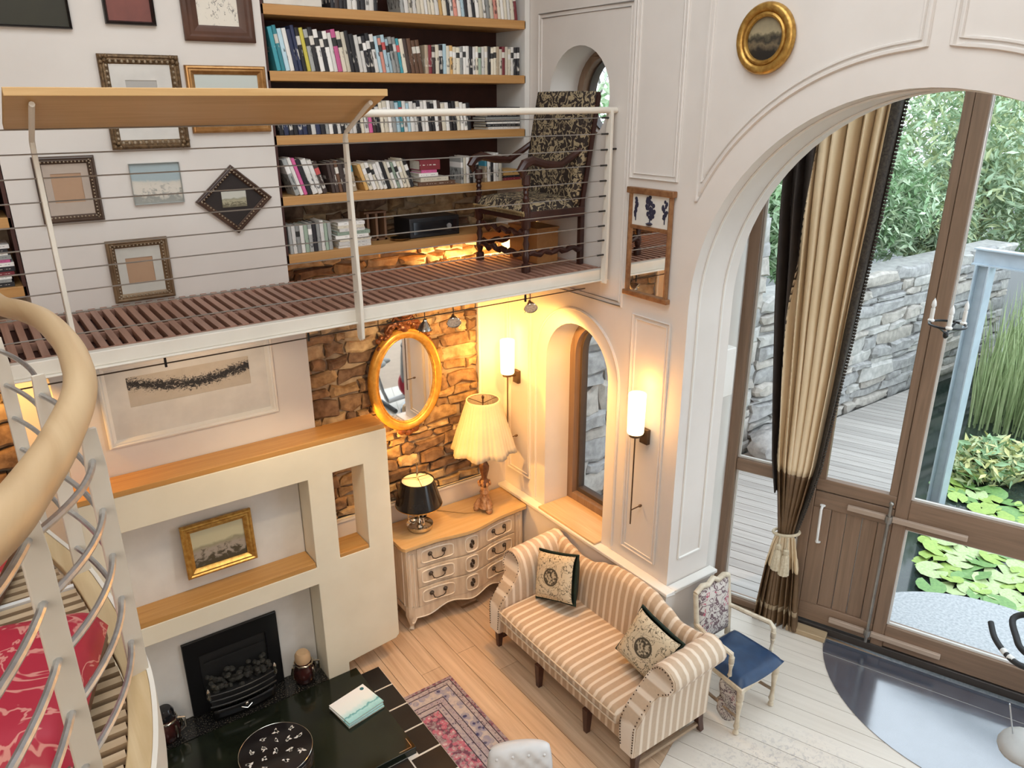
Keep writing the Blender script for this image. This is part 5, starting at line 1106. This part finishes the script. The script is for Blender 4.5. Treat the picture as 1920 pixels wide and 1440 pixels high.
b = B(); b.tube([(3.222,4.38+.64*i/40,Z+.425-.0*i) for i in range(41)], .008, 5)
for i in range(41): b.tube([(3.228,4.38+.64*i/40,Z+.425),(3.226,4.38+.64*i/40,Z+.40)], .004, 4)
b.done('seat_fringe', mat('gold_fringe', (.36,.27,.13), (.22,.15,.07), .9), ch, kind='stuff')
b = B(); b.grid(lambda u, v: (3.705+.075*v-.02*(1-(2*u-1)**4)*(1-(2*v-1)**4), 4.38+.64*u-.08*v*.0-.10*v, Z+.44+.78*v), 14, 18); b.done('tapestry_back', TAP, ch, thick=.05, ang=80)
b = B()
for y in (4.39,5.01): b.tube([(3.755,y,Z+.43),(3.80,y-.10,Z+1.20)], .024, 4)
b.tube([(3.80,4.28,Z+1.205),(3.80,4.92,Z+1.205)], .022, 4); b.done('back_frame', DARKW, ch, ang=30)
for y in (4.385,5.015):
    B().tube([(3.76,y-.03,Z+.86),(3.68,y,Z+.80),(3.55,y,Z+.735),(3.42,y,Z+.745),(3.30,y,Z+.775),(3.235,y,Z+.755),(3.20,y,Z+.71),(3.22,y,Z+.68),(3.245,y,Z+.70)], [.02,.024,.026,.028,.032,.034,.03,.024,.015], 8).done('arm_rest', DARKW, ch)
    B().tube([(3.27+.49*i/14, y, Z+.13+.012*sin(i*1.8)) for i in range(15)], [.018+.007*(i%2) for i in range(15)], 8).done('stretcher', DARKW, ch)
for z in (.12,.27): B().tube([(3.26, 4.42+.56*i/16, Z+z+.014*sin(i*1.8)) for i in range(17)], [.017+.008*(i%2) for i in range(17)], 8).done('stretcher', DARKW, ch)
# ================================================================ CURTAIN
cn = thing('curtain', 'tall cream and brown interlined curtain tied back at the garden glazing', 'curtain', gp(.5,0,-.15))
CCR = mat('cream_silk', (.76,.60,.40), (.68,.52,.32), .5, 0, 4, (3,3,.4)); CDK = mat('black_brown_lining', (.022,.014,.010), (.035,.022,.015), .7); CBR = mat('brown_silk', (.16,.09,.040), (.11,.06,.026), .5); CTR = mat('dark_trim', (.02,.014,.01), (.06,.045,.03), .8, 0, 60)
KEY = [(0.02,.30,.70),(.35,.33,.665),(.62,.355,.64),(.80,.385,.60),(.93,.415,.57),(1.02,.40,.585),(1.25,.36,.63),(1.60,.295,.69),(2.2,.23,.735),(2.8,.17,.775),(3.6,.115,.835),(4.2,.10,.865),(4.74,.09,.89)]
def sspan(z):
    for (a, l0, r0), (c, l1, r1) in zip(KEY, KEY[1:]):
        if a <= z <= c: t = (z-a)/(c-a); return l0+(l1-l0)*t, r0+(r1-r0)*t
    return KEY[-1][1:] if z > 1 else KEY[0][1:]
def cpt(u, z, push=0.0):
    l, r_ = sspan(z); k = (r_-l)
    w_ = u*pi*9.0+.5*sin(1.6*z+2*u)+.25*sin(5*u*pi); f = 2*abs(sin(w_))**.75-1.15
    amp = .060*min(1.2, .35+k) * (.55 if .7 < z < 1.1 else 1)
    ss = l+k*u+.012*sin(u*2*pi*7.5+1.2)
    d = -.15-amp*f-push
    p = GL+GU*ss+GN*d; return (p.x, p.y, z)
def cpart(name, m, u0, u1, z0, z1, nu=60, nv=60, push=0.0):
    nu = nu*2
    return B().grid(lambda u, v: cpt(*(lambda z: ((u0(z) if callable(u0) else u0)+((u1(z) if callable(u1) else u1)-(u0(z) if callable(u0) else u0))*u, z))(z0+(z1-z0)*v), push), nu, nv).done(name, m, cn, thick=.006, ang=80)
DKU = lambda z: min(.31, max(.10, .10+.10*(z-1.6)/1.2))
cpart('dark_lining_panel', CDK, 0, lambda z: DKU(z)+.01, 1.30, 4.74, 30); cpart('cream_panel', CCR, DKU, .90, 1.50, 4.74, 90); cpart('brown_panel', CBR, lambda z: DKU(z), .90, .92, 1.505, 80, 16); cpart('edge_border', CTR, .90, 1.0, .92, 4.74, 16)
cpart('cream_band', CCR, 0, 1, .60, .925, 90, 14, .012); cpart('brown_skirt', CBR, 0, 1, .02, .605, 100, 24); cpart('trim_band', mat('tan_trim', (.36,.27,.17), (.26,.18,.10), .8, 0, 40), .0, 1, .17, .215, 100, 4, .008)
b = B(); 
for i in range(150): z = .95+3.75*i/149; p = cpt(1.0, z); b.ell((p[0]+GU.x*.012, p[1]+GU.y*.012, z), .013, .013, .012, 6, 4)
b.done('fringe', CTR, cn, kind='stuff')
b = B(); l, r_ = sspan(.95); pts = []
for i in range(24): a = 2*pi*i/24; p = GL+GU*(.495+.105*cos(a))+GN*(-.16-.075*sin(a)); pts.append((p.x,p.y,.955+.02*cos(a)))
b.tube(pts, .013, 8, True); b.done('tie_back', mat('cream_cord', (.62,.53,.38), (.5,.41,.28), .8, 0, 50), cn)
for q, zt in ((.47,.90),(.535,.87)):
    p = GL+GU*q+GN*(-.255); B().tube([(p.x,p.y,.95),(p.x,p.y,zt-.05)], .007, 6).done('tassel_cord', mat('cream_cord', (.62,.53,.38)), cn)
    B().lathe([(.001,.0),(.022,-.012),(.026,-.04),(.018,-.055),(.03,-.075),(.044,-.20),(.046,-.245),(.001,-.245)], (p.x,p.y,zt-.02), 20, lambda a, z: 1+.05*cos(10*a)).done('tassel', mat('cream_cord', (.62,.53,.38)), cn)
B().tube([gp(-.0,4.76,-.15), gp(2.8,4.76,-.15)], .018, 10).done('curtain_pole', mat('dark_pole', (.05,.03,.02), rough=.4), cn)
# ================================================================ SPIRAL STAIR LANDING
sp = thing('stair_landing', 'curved stair landing with thick wooden handrail and steel plates at left front', 'stairs', (-.3,2.1,2.80))
HR = wood('limed_handrail_wood', (.62,.44,.25), (.48,.31,.16), 'y', .4, 0, 1.2)
RP = [(.02,4.2,3.60)]+[(0.066, 3.708, 3.62), (0.133, 3.44, 3.64), (0.18, 3.138, 3.66), (0.2, 2.696, 3.68), (0.19, 2.411, 3.69), (0.177, 2.251, 3.695), (0.145, 2.051, 3.705), (0.088, 1.799, 3.725), (0.048, 1.626, 3.745), (-0.006, 1.428, 3.77), (-0.044, 1.274, 3.8)]+[(-.13,1.08,3.83),(-.25,.88,3.87),(-.42,.70,3.91)]
def cat_(P, n):
    out = []; Q = [Vector(p) for p in P]
    for i in range(len(Q)-1):
        p0, p1, p2, p3 = Q[max(0,i-1)], Q[i], Q[i+1], Q[min(len(Q)-1,i+2)]
        for k in range(n): t = k/n; out.append(.5*((2*p1)+(p2-p0)*t+(2*p0-5*p1+4*p2-p3)*t*t+(3*p1-p0-3*p2+p3)*t**3))
    return out+[Q[-1]]
B().tube(cat_(RP, 5), .041, 18).done('handrail', HR, sp)
PLM = mat('pale_painted_plate', (.70,.64,.54), (.66,.60,.50), .5)
def plate(x, y, z0, z1, w=.048, tgt=None):
    a = radians(14); R = Matrix.Rotation(a, 3, 'Z'); b = B()
    pr = [(-w/2,z0),(w/2,z0),(w/2,z1-.10),(.018,z1-.01),(.018,z1),(-.018,z1),(-.018,z1-.01),(-w/2,z1-.10)]
    return b.plate(pr, [], lambda u, v, q: tuple(Vector((x,y,0))+R@Vector((u,q,v))), -.006, .006).done('baluster_plate', PLM, sp, bev=.002)
PL = [(.028,3.20,2.78,3.60),(.105,2.60,2.78,3.63),(.160,1.975,2.87,3.66),(-.005,1.50,2.70,3.715),(-.30,.95,2.75,3.80)]
PL = [(.020,3.25,2.78,3.60),(.098,2.60,2.80,3.63),(.150,1.975,2.90,3.66),(-.012,1.50,2.70,3.71),(-.30,.86,2.75,3.80)]
for q in PL: plate(*q)
for k in range(6):
    dz = [3.70,3.576,3.44,3.309,3.18,3.04][k]-3.70
    for (a, c) in zip(PL, PL[1:]):
        if k == 0: continue
        za, zc = [3.70+dz+{0:-.02,1:-.01,2:0,3:.075,4:.16}[PL.index(q)]*1.0 for q in (a, c)]
        A, C = Vector((a[0]-.005,a[1],za)), Vector((c[0]-.005,c[1],zc)); M_ = (A+C)/2; nrm = Vector((C.y-A.y, -(C.x-A.x), 0)).normalized(); nrm = nrm if nrm.x > 0 else -nrm
        bow = (C-A).length*.055
        B().tube([A.lerp(C, t/12)+nrm*bow*4*(t/12)*(1-t/12) for t in range(13)], .0085, 8).done('guard_rod', STEEL, sp)
for a in PL[1:4]: pass
# curved curb, treads
EO = [(-.03,3.35),(.008,3.04),(.098,2.69),(.137,2.42),(.158,2.16),(.168,2.0),(.150,1.82),(.107,1.62),(.03,1.40),(-.08,1.2)]
def edgef(P, off):
    Q = cat_([(p[0],p[1],0) for p in P], 4); out = []
    for i, p in enumerate(Q):
        t = (Q[min(len(Q)-1,i+1)]-Q[max(0,i-1)]).normalized(); nn = Vector((t.y,-t.x,0)); nn = nn if nn.x < 0 else -nn
        out.append((p.x+nn.x*off, p.y+nn.y*off))
    return out
o1 = edgef(EO, 0.0); i1 = edgef(EO, .058)
B().plate(o1+i1[::-1], [], XY, 2.905, 2.935).done('landing_curb', wood('limed_curb', (.66,.50,.29), (.54,.38,.19), 'y', .4, 0), sp, bev=.003)
o2 = edgef(EO, -.012); B().plate(o2+o1[::-1], [], XY, 2.78, 2.937).done('string_plate', STEEL_W, sp)
TRD = wood('tread_slat', (.62,.47,.30), (.52,.37,.22), 'x', .5, .1); TRB = mat('tread_underboard', (.09,.022,.016), (.06,.014,.01), .6)
def xin(y):
    for (a, c) in zip(i1, i1[1:]):
        if (a[1]-y)*(c[1]-y) <= 0 and a[1] != c[1]: t = (y-a[1])/(c[1]-a[1]); return a[0]+t*(c[0]-a[0])
    return None
y = 1.36
while y < 3.20:
    xi = xin(y+.012)
    if xi is not None and not 2.515 < y < 2.565: B().box(-.75, xi-.004, y, y+.026, 2.903-(.0 if y < 2.54 else .015), 2.925-(.0 if y < 2.54 else .015)).done('tread_slat', TRD, sp)
    y += .0475
B().plate([(-.75,1.33)]+[p for p in i1 if 1.33 < p[1] < 3.22][::-1]+[(-.75,3.22)], [], XY, 2.87, 2.888).done('tread_underboard', TRB, sp)
B().box(-.75, xin(2.54)-.004, 2.530, 2.548, 2.87, 2.932).done('tread_nosing', WHITE, sp)
# red brocade stool on the landing
RED = pattern('red_brocade', (.40,.012,.035), (.62,.24,.20), (.60,.24,.20), 7, .56, .55, .025, 3, 1.0)
rs = thing('red_brocade_stool', 'red floral brocade stool on the slatted landing behind the baluster plate', 'stool', (-.17,1.93,2.926), rz=radians(-17))
def rsf(u, v):
    a, q = 2*u-1, 2*v-1; e = max(0,(1-abs(a)**8)*(1-abs(q)**8))**.35; return (a*.21, q*.27, .085+.095*e)
B().grid(rsf, 19, 19).done('brocade_seat', RED, rs, world=False, ang=70)
B().box(-.205,.205,-.265,.265,.045,.09).done('seat_frame', mat('dark_stool_wood', (.07,.022,.012), (.12,.045,.02), .4), rs, world=False, bev=.004)
for sx in (-.18,.18):
    for sy in (-.24,.24): B().box(sx-.02,sx+.02,sy-.02,sy+.02,0,.05).done('foot', mat('dark_stool_wood', (.07,.022,.012)), rs, world=False)
rs2 = thing('red_brocade_stool', 'second red brocade stool, just showing at the left frame edge', 'stool', (-.33,2.62,2.934), rz=radians(-17))
B().grid(rsf, 15, 15).done('brocade_seat', RED, rs2, world=False, ang=70)
B().box(-.205,.205,-.265,.265,.0,.09).done('seat_frame', mat('dark_stool_wood', (.07,.022,.012)), rs2, world=False, bev=.004)
# ================================================================ CABLE LIGHTS UNDER THE GALLERY
cl = thing('cable_lighting', 'pair of taut low voltage cables slung beneath the gallery', 'cable light', (1.6,4.4,3.03))
for z in (3.075,3.036): B().tube([(-1.05,4.4,z),(3.83,4.4,z)], .0042, 5).done('cable', mat('dark_cable', (.10,.07,.05), rough=.5), cl)
for x in (.772,1.60,3.257): B().box(x-.006,x+.006,4.394,4.406,3.015,3.10).done('spacer', BLACK, cl)
for x in (-.4,1.2,2.6): B().cyl((x,4.4,3.07),(x,4.4,3.16),.004,n=6).done('hanger', BLACK, cl)
for i, (x, dx, lab) in enumerate(((2.415,.35,'halogen cable spot hanging nearest the oval mirror crest'),(2.64,.25,'middle halogen cable spot before the stone wall'),(3.30,.2,'halogen cable spot hanging beside the corner of the room'))):
    t = thing('spot_lamp', lab, 'spotlight', (x,4.4,2.97)); ax = (Vector((0,.1,-1)) if i == 0 else Vector((-.35,-.7,-.5))).normalized(); c = Vector((x,4.4,2.99))
    R = ax.to_track_quat('Z','Y').to_matrix()
    b = B(); b.lathe([(.012,-.03),(.016,-.015),(.036,.01),(.048,.04),(.052,.042),(.048,.046)], (0,0,0), 18, caps=False); b.v = [tuple(c+R@Vector(p)) for p in b.v]; b.done('reflector', mat('dichroic_reflector', (.75,.74,.70), (.55,.54,.50), .1, .9, 60), t)
    b = B(); b.lathe([(.047,.040),(.02,.030),(.001,.020)], (0,0,0), 18); b.v = [tuple(c+R@Vector(p)) for p in b.v]; b.done('lens', mat('spot_lens', (.8,.8,.76), (.5,.5,.47), .1, .3, 80), t)
    B().tube([(x,4.4,3.076),(x,4.4,3.03),tuple(c-ax*.03)], .0035, 6).done('bracket', BLACK, t); B().tube([tuple(c+ax*.0),tuple(c-Vector((.05,0,.06)))], .002, 5).done('aiming_arm', BLACK, t)
# ================================================================ WHITE BUTTONED CHAIR, EXERCISE BIKE AT THE EDGES
wc = thing('buttoned_chair', 'white buttoned tub chair, only its rounded back showing on the rug', 'armchair', (2.22,2.62,.0105))
WL = mat('white_leather', (.74,.74,.74), (.68,.68,.67), .4, 0, 4)
RW = Matrix.Rotation(radians(-28), 3, 'Z'); WCC = Vector((2.10,2.87,.0105))
def wcp(p): return tuple(WCC+RW@Vector(p))
def tub(u, v, k=1):
    a, q = 2*u-1, 2*v-1; e = max(0,(1-abs(a)**5)*(1-abs(q)**5))**.4
    dim = .010*(cos((u-.5)*2*pi*4)*cos((v-.5)*2*pi*5)-1)*(k < 0)
    w = .205*(1-.10*max(0,q)**3)
    return wcp((a*w, k*(.075*e+dim*e)+.06*v, .30+q*.27*(1-.12*a*a*(q > 0))+.15))
b = B(); b.grid(lambda u, v: tub(u,v,-1), 33, 33); b.grid(lambda u, v: tub(u,v,1), 33, 33); b.done('buttoned_back', WL, wc, ang=85)
b = B(); b.v = []; b.lathe([(.01,.0),(.24,.0),(.25,.06),(.25,.14),(.22,.19),(.001,.20)], (0,0,0), 28); b.v = [wcp((p[0]*.82, p[1]-.20, p[2]+.14)) for p in b.v]; b.done('seat', WL, wc)
b = B()
for i in range(4):
    for j in range(5): b.ell(tub((i+.5)/4, (j+.5)/5, -1), .010,.010,.010,8,5)
b.done('buttons', WL, wc, kind='stuff')
for sx in (-.14,.14):
    for sy in (-.34,.03): B().cyl(wcp((sx,sy,0)), wcp((sx,sy,.18)), .016, n=10).done('leg', DARKW, wc)
bk = thing('exercise_bike', 'exercise bike cut by the right frame edge, black curved handlebars and grey saddle', 'exercise bike', (5.0,1.1,.006))
RUB = mat('black_rubber', (.012,.012,.013), (.02,.02,.02), .6)
def bar(pts, r, nm, m=RUB): return B().tube(cat_(pts, 5), r, 12).done(nm, m, bk)
bar([(5.12,1.62,1.08),(5.02,1.545,1.05),(4.915,1.435,1.05),(4.87,1.34,1.05),(4.90,1.25,1.05),(4.98,1.16,1.06)], .019, 'handlebar')
bar([(5.02,1.10,1.08),(5.25,1.30,1.14),(5.36,1.47,1.12),(5.32,1.56,1.06),(5.16,1.47,1.04),(5.06,1.38,1.03),(4.98,1.16,1.04)], .021, 'handlebar')
B().tube([(4.93,1.455,1.052),(4.905,1.425,1.052)], .0205, 10).done('grip_mark', mat('white_mark', (.75,.75,.72)), bk); B().tube([(4.895,1.405,1.052),(4.88,1.37,1.052)], .0205, 10).done('grip_mark', mat('white_mark', (.75,.75,.72)), bk)
B().tube([(4.98,1.14,1.05),(5.0,1.05,.80),(5.02,.95,.30)], .03, 10).done('stem', mat('grey_tube', (.35,.36,.37), rough=.35, metal=.6), bk)
b = B(); b.ell((4.52,1.10,.78), .17,.14,.060, 18, 10); b.ell((4.66,1.05,.785), .14,.06,.045, 14, 8); b.done('saddle', mat('grey_saddle', (.40,.39,.37), (.34,.33,.31), .5), bk)
B().tube([(4.52,1.09,.74),(4.66,1.02,.30),(4.74,1.0,.12)], .025, 10).done('seat_post', mat('grey_tube', (.35,.36,.37)), bk)
B().tube([(4.74,1.0,.12),(5.02,.95,.12),(5.3,.9,.12)], .04, 10).done('base_beam', mat('white_beam', (.7,.7,.7)), bk); B().tube([(4.74,.75,.04),(4.74,1.25,.04)], .034, 10).done('base_foot', RUB, bk); B().tube([(5.3,.65,.04),(5.3,1.2,.04)], .034, 10).done('base_foot', RUB, bk)
B().lathe([(.24,-.03),(.25,0),(.24,.03)], (0,0,0), 32).done('tmp', mat('red_wheel', (.45,.03,.05), rough=.4), bk, world=False)
o = bk.children[-1]; o.name = 'flywheel'; o.rotation_euler = (radians(90),0,0); o.location = (.20,-.14,.33)
B().tube([(4.41,1.20,1.09),(4.50,1.17,.84)], .004, 6).done('brake_rod', STEEL, bk)
tag(B().ell((4.05,1.93,.006), .022,.015,.006, 10, 5).done('fallen_leaf', mat('dry_leaf', (.42,.30,.10), (.30,.2,.06))), 'single dry yellow leaf lying on the pale floorboards', 'leaf')
